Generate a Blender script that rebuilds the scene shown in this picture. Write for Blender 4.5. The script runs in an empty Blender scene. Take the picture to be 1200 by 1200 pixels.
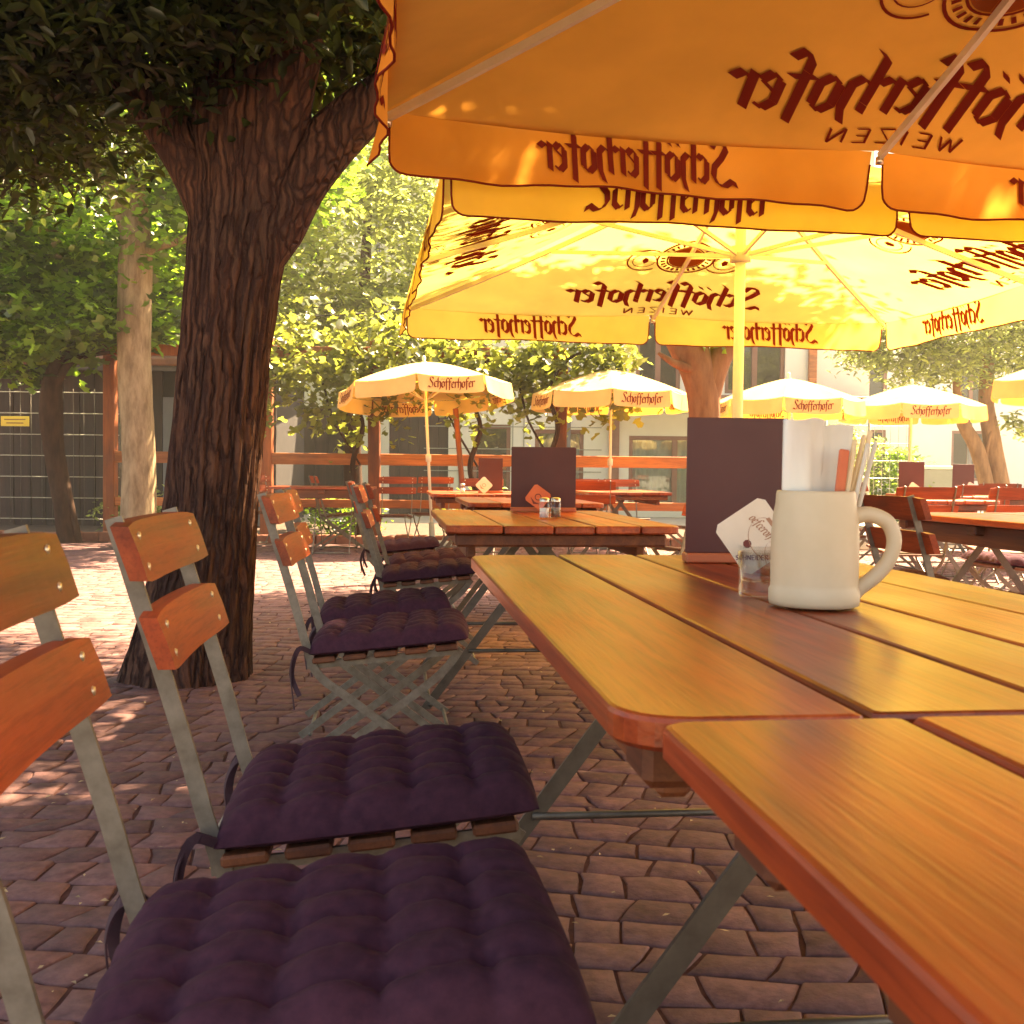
import bpy, math, random
import numpy as np
from mathutils import Vector, Matrix, noise
R = math.radians
random.seed(7); RNG = np.random.default_rng(11)
sc = bpy.context.scene
COL = sc.collection

# ------------------------------------------------------------------ camera
cd = bpy.data.cameras.new('camera'); cam = bpy.data.objects.new('camera', cd); COL.objects.link(cam)
cd.sensor_width = 36; cd.lens = 37.4; cd.clip_start = 0.02; cd.clip_end = 600
cam.matrix_world = Matrix.Translation((0, 0, .937)) @ Matrix.Rotation(R(90 - 2.16), 4, 'X') @ Matrix.Rotation(R(.6), 4, 'Z')
cd.dof.use_dof = True; cd.dof.focus_distance = 4.2; cd.dof.aperture_fstop = 17
sc.camera = cam
# ------------------------------------------------------------------ light
SUN_AZ = (.72, .69); SUN_EL = R(56)
w = bpy.data.worlds.new('World'); sc.world = w; w.use_nodes = True
nt = w.node_tree; nt.nodes.clear()
sky = nt.nodes.new('ShaderNodeTexSky'); sky.sky_type = 'NISHITA'; sky.sun_disc = False
sky.sun_elevation = SUN_EL; sky.sun_rotation = math.atan2(SUN_AZ[0], SUN_AZ[1])
sky.air_density = 1.0; sky.dust_density = 3.0; sky.ozone_density = .6
bg = nt.nodes.new('ShaderNodeBackground'); bg.inputs[1].default_value = .068
wo = nt.nodes.new('ShaderNodeOutputWorld')
nt.links.new(sky.outputs[0], bg.inputs[0]); nt.links.new(bg.outputs[0], wo.inputs[0])
sl = bpy.data.lights.new('sun', 'SUN'); sl.energy = 5; sl.angle = R(.6); sl.color = (1, .89, .70)
sun = bpy.data.objects.new('sun', sl); COL.objects.link(sun)
d = Vector((SUN_AZ[0] * math.cos(SUN_EL), SUN_AZ[1] * math.cos(SUN_EL), math.sin(SUN_EL)))
sun.rotation_euler = d.to_track_quat('Z', 'Y').to_euler(); sun.location = (6, 6, 20)
vs = sc.view_settings
vs.view_transform = 'Standard'; vs.look = 'None'; vs.gamma = 1; vs.exposure = 3.1
vs.use_curve_mapping = False
try:
    vs.use_white_balance = True; vs.white_balance_temperature = 9000; vs.white_balance_tint = 12
except Exception: pass
cy = sc.cycles
cy.max_bounces = 9; cy.diffuse_bounces = 4; cy.glossy_bounces = 3; cy.transmission_bounces = 6; cy.transparent_max_bounces = 8
cy.caustics_reflective = False; cy.caustics_refractive = False; cy.use_denoising = True
cy.sample_clamp_indirect = 6

# ------------------------------------------------------------------ materials
M = {}
def nmat(name):
    m = bpy.data.materials.new(name); m.use_nodes = True; t = m.node_tree; t.nodes.clear()
    o = t.nodes.new('ShaderNodeOutputMaterial'); M[name] = m
    return m, t, o
def N(t, ty, **kw):
    n = t.nodes.new(ty)
    for k, v in kw.items(): setattr(n, k, v)
    return n
def ramp(t, fac, c1, c2, p1=.3, p2=.7):
    r = N(t, 'ShaderNodeValToRGB'); e = r.color_ramp.elements
    e[0].position = p1; e[1].position = p2
    e[0].color = (*c1, 1); e[1].color = (*c2, 1); t.links.new(fac, r.inputs[0]); return r.outputs[0]
def coords(t, scale, rnd=True):
    tc = N(t, 'ShaderNodeTexCoord'); mp = N(t, 'ShaderNodeMapping'); mp.inputs['Scale'].default_value = scale
    t.links.new(tc.outputs['Object'], mp.inputs['Vector'])
    if rnd:
        oi = N(t, 'ShaderNodeObjectInfo'); ml = N(t, 'ShaderNodeMath', operation='MULTIPLY'); ml.inputs[1].default_value = 37
        t.links.new(oi.outputs['Random'], ml.inputs[0]); t.links.new(ml.outputs[0], mp.inputs['Location'])
    return mp.outputs[0]
def surf(name, c1, c2=None, rough=.6, scale=(8, 8, 8), det=4, bump=0., bdist=.002, metal=0., coat=0., r2=None, spec=.5, p=(.3, .7), island=False, rnd=True):
    m, t, o = nmat(name); b = N(t, 'ShaderNodeBsdfPrincipled'); L = t.links
    L.new(b.outputs[0], o.inputs[0])
    b.inputs['Roughness'].default_value = rough; b.inputs['Metallic'].default_value = metal
    b.inputs['Specular IOR Level'].default_value = spec
    if coat: b.inputs['Coat Weight'].default_value = coat; b.inputs['Coat Roughness'].default_value = .18
    v = coords(t, scale, rnd); n = N(t, 'ShaderNodeTexNoise'); n.inputs['Scale'].default_value = 1; n.inputs['Detail'].default_value = det
    n.inputs['Roughness'].default_value = .62
    L.new(v, n.inputs['Vector'])
    c = ramp(t, n.outputs[0], c1, c2 or c1, *p)
    if island:
        g = N(t, 'ShaderNodeNewGeometry'); oi = N(t, 'ShaderNodeObjectInfo'); ad = N(t, 'ShaderNodeMath', operation='ADD')
        L.new(g.outputs['Random Per Island'], ad.inputs[0]); L.new(oi.outputs['Random'], ad.inputs[1])
        fr = N(t, 'ShaderNodeMath', operation='FRACT'); L.new(ad.outputs[0], fr.inputs[0])
        mr = N(t, 'ShaderNodeMapRange'); mr.inputs[3].default_value = .75; mr.inputs[4].default_value = 1.22; L.new(fr.outputs[0], mr.inputs[0])
        mx = N(t, 'ShaderNodeVectorMath', operation='SCALE'); L.new(c, mx.inputs[0]); L.new(mr.outputs[0], mx.inputs['Scale']); c = mx.outputs[0]
    L.new(c, b.inputs['Base Color'])
    if r2 is not None:
        mr = N(t, 'ShaderNodeMapRange'); mr.inputs[1].default_value = .3; mr.inputs[2].default_value = .7
        mr.inputs[3].default_value = rough; mr.inputs[4].default_value = r2
        L.new(n.outputs[0], mr.inputs[0]); L.new(mr.outputs[0], b.inputs['Roughness'])
    if bump:
        bp = N(t, 'ShaderNodeBump'); bp.inputs['Strength'].default_value = bump; bp.inputs['Distance'].default_value = bdist
        L.new(n.outputs[0], bp.inputs['Height']); L.new(bp.outputs[0], b.inputs['Normal'])
    return m
def woodmat(name, ca, cb, cc, axis='y', rough=.28, coat=.0, wear=.0, fine=1., spec=.5):
    m, t, o = nmat(name); b = N(t, 'ShaderNodeBsdfPrincipled'); L = t.links; L.new(b.outputs[0], o.inputs[0])
    s = {'y': (26, 1.3, 26), 'x': (1.3, 26, 26), 'z': (26, 26, 1.3)}[axis]; s = tuple(k * fine for k in s)
    v = coords(t, s); n = N(t, 'ShaderNodeTexNoise'); n.inputs['Scale'].default_value = 1; n.inputs['Detail'].default_value = 6
    n.inputs['Roughness'].default_value = .6; n.inputs['Distortion'].default_value = .6
    L.new(v, n.inputs['Vector'])
    r = N(t, 'ShaderNodeValToRGB'); e = r.color_ramp.elements; e[0].position = .28; e[0].color = (*ca, 1); e[1].position = .72; e[1].color = (*cc, 1)
    k = e.new(.5); k.color = (*cb, 1); L.new(n.outputs[0], r.inputs[0]); c = r.outputs[0]
    # broad patches of wear / knots and board to board difference
    v2 = coords(t, tuple({'y': (5, 1.6, 5), 'x': (1.6, 5, 5), 'z': (5, 5, 1.6)}[axis])); n2 = N(t, 'ShaderNodeTexNoise'); n2.inputs['Scale'].default_value = 1.3; n2.inputs['Detail'].default_value = 3
    L.new(v2, n2.inputs['Vector'])
    oi = N(t, 'ShaderNodeObjectInfo')
    a1 = N(t, 'ShaderNodeMath', operation='MULTIPLY_ADD'); a1.inputs[1].default_value = .5; a1.inputs[2].default_value = -.25; L.new(oi.outputs['Random'], a1.inputs[0])
    mr = N(t, 'ShaderNodeMapRange'); mr.inputs[1].default_value = .3; mr.inputs[2].default_value = .7; mr.inputs[3].default_value = .62; mr.inputs[4].default_value = 1.25
    L.new(n2.outputs[0], mr.inputs[0]); ad = N(t, 'ShaderNodeMath', operation='ADD'); L.new(mr.outputs[0], ad.inputs[0]); L.new(a1.outputs[0], ad.inputs[1])
    sc_ = N(t, 'ShaderNodeVectorMath', operation='SCALE'); L.new(c, sc_.inputs[0]); L.new(ad.outputs[0], sc_.inputs['Scale'])
    L.new(sc_.outputs[0], b.inputs['Base Color'])
    b.inputs['Specular IOR Level'].default_value = spec
    rr = N(t, 'ShaderNodeMapRange'); rr.inputs[1].default_value = .3; rr.inputs[2].default_value = .75; rr.inputs[3].default_value = rough; rr.inputs[4].default_value = rough + .2
    L.new(n2.outputs[0], rr.inputs[0]); L.new(rr.outputs[0], b.inputs['Roughness'])
    if coat: b.inputs['Coat Weight'].default_value = coat; b.inputs['Coat Roughness'].default_value = .22
    bp = N(t, 'ShaderNodeBump'); bp.inputs['Strength'].default_value = .35; bp.inputs['Distance'].default_value = .0015
    n3 = N(t, 'ShaderNodeTexNoise'); n3.inputs['Scale'].default_value = 7.5; n3.inputs['Detail'].default_value = 5; L.new(v, n3.inputs['Vector'])
    mr3 = N(t, 'ShaderNodeMapRange'); mr3.inputs[1].default_value = .38; mr3.inputs[2].default_value = .5; mr3.inputs[3].default_value = .80; mr3.inputs[4].default_value = 1; L.new(n3.outputs[0], mr3.inputs[0])
    s3 = N(t, 'ShaderNodeVectorMath', operation='SCALE'); L.new(sc_.outputs[0], s3.inputs[0]); L.new(mr3.outputs[0], s3.inputs['Scale']); L.new(s3.outputs[0], b.inputs['Base Color'])
    L.new(n3.outputs[0], bp.inputs['Height']); L.new(bp.outputs[0], b.inputs['Normal'])
    if coat: L.new(bp.outputs[0], b.inputs['Coat Normal'])
    return m
def thinmat(name, cd_, ct, f=.5, vary=0., gloss=.0, scale=None):
    m, t, o = nmat(name); L = t.links
    di = N(t, 'ShaderNodeBsdfDiffuse'); tr = N(t, 'ShaderNodeBsdfTranslucent'); mx = N(t, 'ShaderNodeMixShader'); mx.inputs[0].default_value = f
    L.new(di.outputs[0], mx.inputs[1]); L.new(tr.outputs[0], mx.inputs[2]); out = mx.outputs[0]
    if vary:
        g = N(t, 'ShaderNodeNewGeometry')
        for nd, c in ((di, cd_), (tr, ct)):
            lo = tuple(k * (1 - vary) for k in c); hi = (c[0] * (1 + vary * 1.3), c[1] * (1 + vary), c[2] * (1 + vary * .4))
            L.new(ramp(t, g.outputs['Random Per Island'], lo, hi, 0, 1), nd.inputs[0])
    elif scale:
        v = coords(t, scale); n = N(t, 'ShaderNodeTexNoise'); n.inputs['Scale'].default_value = 1; n.inputs['Detail'].default_value = 4; L.new(v, n.inputs['Vector'])
        for nd, c in ((di, cd_), (tr, ct)):
            L.new(ramp(t, n.outputs[0], tuple(k * .86 for k in c), tuple(min(.95, k * 1.08) for k in c)), nd.inputs[0])
        bp = N(t, 'ShaderNodeBump'); bp.inputs['Strength'].default_value = .3; bp.inputs['Distance'].default_value = .01; L.new(n.outputs[0], bp.inputs['Height'])
        L.new(bp.outputs[0], di.inputs['Normal'])
    else:
        di.inputs[0].default_value = (*cd_, 1); tr.inputs[0].default_value = (*ct, 1)
    if gloss:
        gl = N(t, 'ShaderNodeBsdfGlossy'); gl.inputs['Roughness'].default_value = .35; m2 = N(t, 'ShaderNodeMixShader'); m2.inputs[0].default_value = gloss
        L.new(out, m2.inputs[1]); L.new(gl.outputs[0], m2.inputs[2]); out = m2.outputs[0]
    L.new(out, o.inputs[0]); return m
def glassmat(name, col=(.9, .95, .92), rough=.03):
    m, t, o = nmat(name); L = t.links; g = N(t, 'ShaderNodeBsdfGlossy'); g.inputs['Roughness'].default_value = rough
    tr = N(t, 'ShaderNodeBsdfTransparent'); tr.inputs[0].default_value = (*col, 1); lw = N(t, 'ShaderNodeLayerWeight'); lw.inputs[0].default_value = .5; pw = N(t, 'ShaderNodeMath', operation='POWER'); pw.inputs[1].default_value = 3; L.new(lw.outputs['Facing'], pw.inputs[0])
    f = N(t, 'ShaderNodeMath', operation='MULTIPLY_ADD'); f.inputs[1].default_value = .6; f.inputs[2].default_value = .05; L.new(pw.outputs[0], f.inputs[0])
    mx = N(t, 'ShaderNodeMixShader'); L.new(f.outputs[0], mx.inputs[0]); L.new(tr.outputs[0], mx.inputs[1]); L.new(g.outputs[0], mx.inputs[2]); L.new(mx.outputs[0], o.inputs[0])
    return m

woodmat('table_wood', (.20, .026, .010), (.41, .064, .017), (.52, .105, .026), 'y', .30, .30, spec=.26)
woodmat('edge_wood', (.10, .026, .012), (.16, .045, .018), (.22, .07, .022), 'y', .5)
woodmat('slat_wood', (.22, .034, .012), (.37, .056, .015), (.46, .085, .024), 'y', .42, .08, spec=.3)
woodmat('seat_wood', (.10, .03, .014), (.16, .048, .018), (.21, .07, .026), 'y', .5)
woodmat('post_wood', (.22, .055, .02), (.33, .085, .026), (.40, .12, .035), 'z', .6, fine=.6)
woodmat('rail_wood', (.34, .095, .03), (.48, .15, .045), (.58, .21, .06), 'x', .6, fine=.6)
woodmat('shed_wood', (.030, .016, .016), (.045, .024, .022), (.065, .036, .03), 'z', .7, fine=.5)
surf('steel', (.15, .125, .10), (.28, .245, .20), .52, (30, 30, 30), 4, .2, .0005, metal=.55, r2=.65)
surf('steel_dark', (.11, .09, .075), (.17, .145, .12), .5, (20, 20, 20), 4, .1, .0005, metal=.6)
surf('screw_metal', (.75, .62, .40), (.85, .72, .5), .35, metal=.8)
surf('cushion', (.044, .016, .030), (.076, .027, .046), .9, (55, 55, 55), 8, .6, .0025, spec=.15)
surf('cushion_tie', (.035, .012, .022), (.05, .018, .03), .8)
def barkmat(name, c0, c1, crack):
    m, t, o = nmat(name); L = t.links; b = N(t, 'ShaderNodeBsdfPrincipled'); L.new(b.outputs[0], o.inputs[0]); b.inputs['Roughness'].default_value = .92; b.inputs['Specular IOR Level'].default_value = .15
    tc = N(t, 'ShaderNodeTexCoord'); nd = N(t, 'ShaderNodeTexNoise'); nd.inputs['Scale'].default_value = 5; nd.inputs['Detail'].default_value = 5; L.new(tc.outputs['Object'], nd.inputs['Vector'])
    mm = N(t, 'ShaderNodeVectorMath', operation='MULTIPLY_ADD'); mm.inputs[1].default_value = (.10, .10, .3); L.new(nd.outputs['Color'], mm.inputs[0]); L.new(tc.outputs['Object'], mm.inputs[2])
    mp = N(t, 'ShaderNodeMapping'); mp.inputs['Scale'].default_value = (24, 24, 1.7); L.new(mm.outputs[0], mp.inputs['Vector'])
    vo = N(t, 'ShaderNodeTexVoronoi', feature='DISTANCE_TO_EDGE'); vo.inputs['Scale'].default_value = 1; L.new(mp.outputs[0], vo.inputs['Vector'])
    fn_ = N(t, 'ShaderNodeTexNoise'); fn_.inputs['Scale'].default_value = 3; fn_.inputs['Detail'].default_value = 8; L.new(mp.outputs[0], fn_.inputs['Vector'])
    bn = N(t, 'ShaderNodeTexNoise'); bn.inputs['Scale'].default_value = 2.2; bn.inputs['Detail'].default_value = 3; L.new(tc.outputs['Object'], bn.inputs['Vector'])
    cr_ = N(t, 'ShaderNodeMapRange'); cr_.inputs[2].default_value = .22; L.new(vo.outputs['Distance'], cr_.inputs[0])
    col = ramp(t, fn_.outputs[0], c0, c1, .3, .72)
    tint = ramp(t, bn.outputs[0], (.75, .8, .8), (1.25, 1.05, .95), .35, .65)
    m1 = N(t, 'ShaderNodeMix', data_type='RGBA', blend_type='MULTIPLY'); m1.inputs[0].default_value = 1; L.new(col, m1.inputs[6]); L.new(tint, m1.inputs[7])
    m2 = N(t, 'ShaderNodeMix', data_type='RGBA'); L.new(cr_.outputs[0], m2.inputs[0]); m2.inputs[6].default_value = (*crack, 1); L.new(m1.outputs[2], m2.inputs[7]); L.new(m2.outputs[2], b.inputs['Base Color'])
    hh = N(t, 'ShaderNodeMath', operation='MULTIPLY_ADD'); hh.inputs[1].default_value = .35; L.new(fn_.outputs[0], hh.inputs[0]); L.new(cr_.outputs[0], hh.inputs[2])
    bp = N(t, 'ShaderNodeBump'); bp.inputs['Strength'].default_value = 1; bp.inputs['Distance'].default_value = .013; L.new(hh.outputs[0], bp.inputs['Height']); L.new(bp.outputs[0], b.inputs['Normal'])
barkmat('bark', (.062, .030, .023), (.145, .074, .052), (.045, .021, .018))
surf('bark_pale', (.17, .115, .07), (.40, .30, .19), .9, (14, 14, 4), 6, .9, .015, spec=.15)
surf('bark_dark', (.030, .016, .012), (.08, .040, .026), .9, (14, 14, 4), 6, .8, .012, spec=.15)
surf('bark_warm', (.19, .10, .055), (.36, .20, .10), .9, (12, 12, 3), 6, .9, .015, spec=.15)
surf('cobble', (.105, .046, .047), (.235, .118, .110), .72, (30, 30, 30), 7, .8, .006, island=True, r2=.9, spec=.35)
surf('joint', (.062, .027, .027), (.125, .060, .052), .95, (30, 30, 30), 6, .6, .006, spec=.1)
surf('soil', (.05, .028, .02), (.10, .06, .04), .95, (6, 6, 6), 6, .8, .02)
surf('street', (.30, .27, .23), (.40, .36, .31), .9, (2, 2, 2), 5, .3, .01)
surf('kerb_brick', (.22, .075, .045), (.36, .13, .075), .85, (15, 15, 15), 5, .5, .005, island=True)
surf('white_wall', (.66, .67, .60), (.74, .74, .67), .9, (1.2, 1.2, 1.2), 6, .2, .004)
surf('grey_wall', (.24, .26, .23), (.30, .32, .28), .9, (2, 2, 2), 5, .2, .004)
surf('slate_wall', (.13, .14, .17), (.18, .19, .22), .85, (1.5, 1.5, 1.5), 5, .2, .004)
surf('brown_paint', (.17, .065, .045), (.23, .095, .06), .55, (3, 3, 3))
surf('roof_tile', (.16, .06, .04), (.26, .10, .06), .8, (6, 6, 6), 5, .5, .01)
surf('curtain', (.55, .52, .45), (.72, .68, .58), .9, (6, 1, 1.0), 3)
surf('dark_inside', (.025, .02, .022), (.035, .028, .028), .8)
surf('menu_card', (.085, .026, .026), (.105, .034, .032), .42, (5, 5, 5), spec=.35)
surf('base_wood', (.48, .12, .05), (.58, .17, .07), .5, (4, 30, 30))
surf('stoneware', (.60, .50, .33), (.67, .57, .40), .5, (14, 14, 14), 5, .25, .0008, spec=.4, coat=.12)
surf('paper', (.80, .78, .70), (.86, .84, .77), .85, (10, 10, 10))
surf('paper_red', (.58, .13, .06), (.68, .18, .08), .7, (14, 14, 14))
surf('stick_pale', (.72, .55, .32), (.82, .66, .42), .7, (40, 40, 6))
surf('stick_grey', (.58, .54, .45), (.70, .66, .56), .6, (30, 30, 4))
surf('coaster', (.78, .70, .56), (.84, .77, .63), .8, (20, 20, 20))
surf('coaster_red', (.62, .15, .07), (.68, .19, .09), .8, (20, 20, 20))
surf('ink', (.16, .035, .030), (.19, .045, .035), .7)
surf('ink_violet', (.10, .03, .09), (.12, .04, .10), .7)
surf('ink_tan', (.42, .22, .13), (.48, .26, .16), .7)
surf('salt', (.82, .80, .76), (.88, .86, .82), .9, (90, 90, 90), 4, .5, .001)
surf('pepper', (.12, .07, .04), (.35, .25, .16), .9, (160, 160, 160), 4, .5, .001)
surf('lid_metal', (.62, .58, .50), (.70, .66, .58), .3, metal=.9)
surf('pole_cream', (.72, .66, .48), (.80, .74, .56), .5, (8, 8, 8), spec=.4)
surf('rib_cream', (.66, .60, .46), (.74, .68, .54), .5, (8, 8, 8), spec=.3)
surf('sign_yellow', (.75, .55, .06), (.80, .60, .08), .5)
surf('cable', (.03, .025, .025), None, .6)
surf('wire', (.42, .40, .36), (.55, .52, .46), .5, metal=.5)
surf('leaf_dry', (.30, .19, .09), (.55, .42, .24), .8, (30, 30, 30), island=True)
thinmat('fabric_shaded', (.70, .27, .050), (.78, .32, .060), .50, scale=(3, 3, 3))  # same cloth as the second parasol; its shade is put into this darker orange
thinmat('fabric_sunlit', (.84, .54, .12), (.95, .70, .16), .52, scale=(3, 3, 3))  # the same cloth with sunlight put into a paler, yellower colour
thinmat('fabric_far', (.90, .68, .32), (.92, .48, .07), .34, scale=(3, 3, 3))
thinmat('print', (.22, .030, .020), (.22, .035, .02), .2)
thinmat('print_soft', (.34, .09, .03), (.34, .09, .03), .2)
thinmat('leaf', (.055, .11, .02), (.28, .52, .065), .55, .7, .09)
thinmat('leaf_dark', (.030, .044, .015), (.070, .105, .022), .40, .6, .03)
thinmat('leaf_vine', (.08, .11, .025), (.36, .42, .08), .5, .45, .06)
thinmat('leaf_pale', (.13, .18, .055), (.50, .62, .20), .5, .6, .07)
glassmat('clear_glass', (.97, .98, .97)); glassmat('pane_glass', (.75, .8, .78), .02)
m_, t_, o_ = nmat('bulb_glass'); b_ = N(t_, 'ShaderNodeBsdfPrincipled'); b_.inputs['Base Color'].default_value = (.55, .62, .62, 1); b_.inputs['Roughness'].default_value = .1; t_.links.new(b_.outputs[0], o_.inputs[0])

# ------------------------------------------------------------------ builders
class MB:
    def __init__(s): s.v = []; s.f = []; s.sm = []
    def add(s, vs_, fs, smooth=False):
        k = len(s.v); s.v += [tuple(p) for p in vs_]; s.f += [tuple(i + k for i in f) for f in fs]; s.sm += [smooth] * len(fs)
    def box(s, c, size, rot=None, ch=0.):
        hx, hy, hz = (k / 2 for k in size); ch = min(ch, hx * .9, hy * .9, hz * .9)
        if ch <= 0:
            p = [Vector((x * hx, y * hy, z * hz)) for x in (-1, 1) for y in (-1, 1) for z in (-1, 1)]
            f = [(0, 1, 3, 2), (4, 6, 7, 5), (0, 4, 5, 1), (2, 3, 7, 6), (0, 2, 6, 4), (1, 5, 7, 3)]
        else:
            p = []; idx = {}
            for x in (-1, 1):
                for y in (-1, 1):
                    for z in (-1, 1):
                        for a in range(3):
                            q = [x * (hx - ch), y * (hy - ch), z * (hz - ch)]; q[a] = (x, y, z)[a] * (hx, hy, hz)[a]
                            idx[x, y, z, a] = len(p); p.append(Vector(q))
            f = []
            for a in range(3):
                b, c2 = [(1, 2), (2, 0), (0, 1)][a]
                for sg in (-1, 1):
                    l = []
                    for u, v in ((-1, -1), (1, -1), (1, 1), (-1, 1)):
                        k = [0, 0, 0]; k[a] = sg; k[b] = u; k[c2] = v; l.append(idx[k[0], k[1], k[2], a])
                    f.append(tuple(l if sg > 0 else l[::-1]))
                for u in (-1, 1):
                    for v in (-1, 1):   # edge along axis a
                        def g(sg, ax):
                            k = [0, 0, 0]; k[a] = sg; k[b] = u; k[c2] = v; return idx[k[0], k[1], k[2], ax]
                        q = (g(-1, b), g(1, b), g(1, c2), g(-1, c2)); f.append(q if u * v < 0 else q[::-1])
            for x in (-1, 1):
                for y in (-1, 1):
                    for z in (-1, 1):
                        q = tuple(idx[x, y, z, a] for a in range(3)); f.append(q if x * y * z > 0 else q[::-1])
        if rot is not None: p = [rot @ q for q in p]
        s.add([q + Vector(c) for q in p], f); return s
    def tube(s, path, r, n=8, flat=None, up=None, caps=True):
        """round tube, or flat bar with flat=(w,t) whose width lies across `up`"""
        P = [Vector(p) for p in path]; rs = r if isinstance(r, (list, tuple)) else [r] * len(P)
        vs_ = []; pu = None
        for i, p in enumerate(P):
            t = (P[min(i + 1, len(P) - 1)] - P[max(i - 1, 0)]).normalized()
            if up is not None: a = t.cross(Vector(up)).normalized()
            else:
                if pu is None: pu = Vector((0, 0, 1)) if abs(t.z) < .9 else Vector((1, 0, 0))
                a = t.cross(pu).normalized(); pu = a.cross(t).normalized()
            b = a.cross(t).normalized()
            if flat:
                for (x, y) in ((-1, -1), (1, -1), (1, 1), (-1, 1)): vs_.append(p + a * x * flat[0] / 2 + b * y * flat[1] / 2)
            else:
                for k in range(n):
                    th = 2 * math.pi * k / n; vs_.append(p + (a * math.cos(th) + b * math.sin(th)) * rs[i])
        m = 4 if flat else n; f = []
        for i in range(len(P) - 1):
            for k in range(m):
                f.append((i * m + k, i * m + (k + 1) % m, (i + 1) * m + (k + 1) % m, (i + 1) * m + k))
        if caps: f.append(tuple(range(m))[::-1]); f.append(tuple((len(P) - 1) * m + k for k in range(m)))
        s.add(vs_, f, not flat); return s
    def lathe(s, prof, c=(0, 0, 0), n=24, smooth=True):
        vs_ = []; f = []
        for r, z in prof:
            for k in range(n):
                th = 2 * math.pi * k / n; vs_.append((c[0] + r * math.cos(th), c[1] + r * math.sin(th), c[2] + z))
        for i in range(len(prof) - 1):
            for k in range(n): f.append((i * n + k, i * n + (k + 1) % n, (i + 1) * n + (k + 1) % n, (i + 1) * n + k))
        s.add(vs_, f, smooth); return s
    def mesh(s, name, mat=None):
        me = bpy.data.meshes.new(name); me.from_pydata(s.v, [], s.f); me.polygons.foreach_set('use_smooth', s.sm)
        if mat: me.materials.append(M[mat])
        me.update(); return me
    def build(s, name, mat, parent=None, loc=(0, 0, 0), rot=(0, 0, 0)):
        return put(name, s.mesh(name, mat), parent, loc, rot)
def put(name, data, parent=None, loc=(0, 0, 0), rot=(0, 0, 0)):
    o = bpy.data.objects.new(name, data); COL.objects.link(o); o.location = loc; o.rotation_euler = rot
    if parent is not None: o.parent = parent
    return o
def tag(o, label, cat, group=None, kind=None):
    if label: o['label'] = label
    if cat: o['category'] = cat
    if group: o['group'] = group
    if kind: o['kind'] = kind
    return o
def thing(name, label, cat, loc=(0, 0, 0), rz=0., group=None):
    o = put(name, None, None, loc, (0, 0, rz)); o.empty_display_size = .1
    return tag(o, label, cat, group)
def structure(o): o['kind'] = 'structure'; return o
def dup(root, loc, rz, label, group=None):
    def cp(o, par):
        c = o.copy(); COL.objects.link(c); c.parent = par
        for ch in o.children: cp(ch, c)
        return c
    r = cp(root, None); r.location = loc; r.rotation_euler = (0, 0, rz); r['label'] = label
    if group: r['group'] = group
    return r
def smooth_path(pts, n=6):
    P = [Vector(p) for p in pts]; out = []
    for i in range(len(P) - 1):
        p0, p1, p2, p3 = P[max(i - 1, 0)], P[i], P[i + 1], P[min(i + 2, len(P) - 1)]
        for k in range(n):
            t = k / n; out.append(.5 * ((2 * p1) + (p2 - p0) * t + (2 * p0 - 5 * p1 + 4 * p2 - p3) * t * t + (3 * p1 - p0 - 3 * p2 + p3) * t ** 3))
    out.append(P[-1]); return out

# ------------------------------------------------------------------ lettering (broad nib strokes)
GL = {
 'S': (.86, [[(.74, 1.30), (.60, 1.58), (.30, 1.55), (.17, 1.25), (.36, .92), (.62, .62), (.66, .28), (.48, -.02), (.22, -.10), (-.08, .12)], [(-.08, .12), (-.16, -.12)]]),
 'c': (.52, [[(.44, .84), (.30, 1.0), (.08, .8), (.08, .2), (.26, 0), (.44, .16)]]),
 'h': (.66, [[(.10, .0), (.10, 1.5), (.30, 1.72)], [(.10, .74), (.34, 1.0), (.52, .8), (.52, .12), (.38, -.34)]]),
 'o': (.62, [[(.08, .2), (.08, .8), (.28, 1.0), (.48, .8), (.48, .2), (.28, 0), (.08, .2)]]),
 'f': (.52, [[(.20, -.36), (.20, 1.36), (.36, 1.62), (.58, 1.44)], [(-.02, .95), (.48, .95)]]),
 'e': (.54, [[(.08, .2), (.08, .8), (.28, 1.0), (.46, .8), (.12, .46)], [(.08, .2), (.26, 0), (.46, .16)]]),
 'r': (.50, [[(.10, 0), (.10, 1.0)], [(.10, .76), (.30, 1.0), (.50, .84)]]),
}
GL['ö'] = (.62, GL['o'][1] + [[(.06, 1.26), (.15, 1.42)], [(.38, 1.26), (.47, 1.42)]])
CAPS = {
 'W': (1.1, [[(0, 1), (.25, 0), (.5, .9), (.75, 0), (1.0, 1)]]), 'E': (.75, [[(.6, 1), (0, 1), (0, 0), (.6, 0)], [(0, .5), (.5, .5)]]),
 'I': (.25, [[(.05, 0), (.05, 1)]]), 'Z': (.85, [[(0, 1), (.7, 1), (0, 0), (.7, 0)]]), 'N': (.9, [[(0, 0), (0, 1), (.7, 0), (.7, 1)]]),
 'S': (.75, [[(.6, .9), (.3, 1), (.05, .85), (.1, .6), (.5, .4), (.6, .15), (.3, 0), (0, .1)]]), 'C': (.75, [[(.6, .85), (.35, 1), (.05, .75), (.05, .25), (.35, 0), (.6, .15)]]),
 'H': (.85, [[(0, 0), (0, 1)], [(.65, 0), (.65, 1)], [(0, .5), (.65, .5)]]), 'D': (.85, [[(0, 0), (0, 1), (.4, 1), (.65, .7), (.65, .3), (.4, 0), (0, 0)]]),
 'R': (.8, [[(0, 0), (0, 1), (.4, 1), (.6, .8), (.4, .55), (0, .5)], [(.3, .5), (.62, 0)]]),
}
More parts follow.
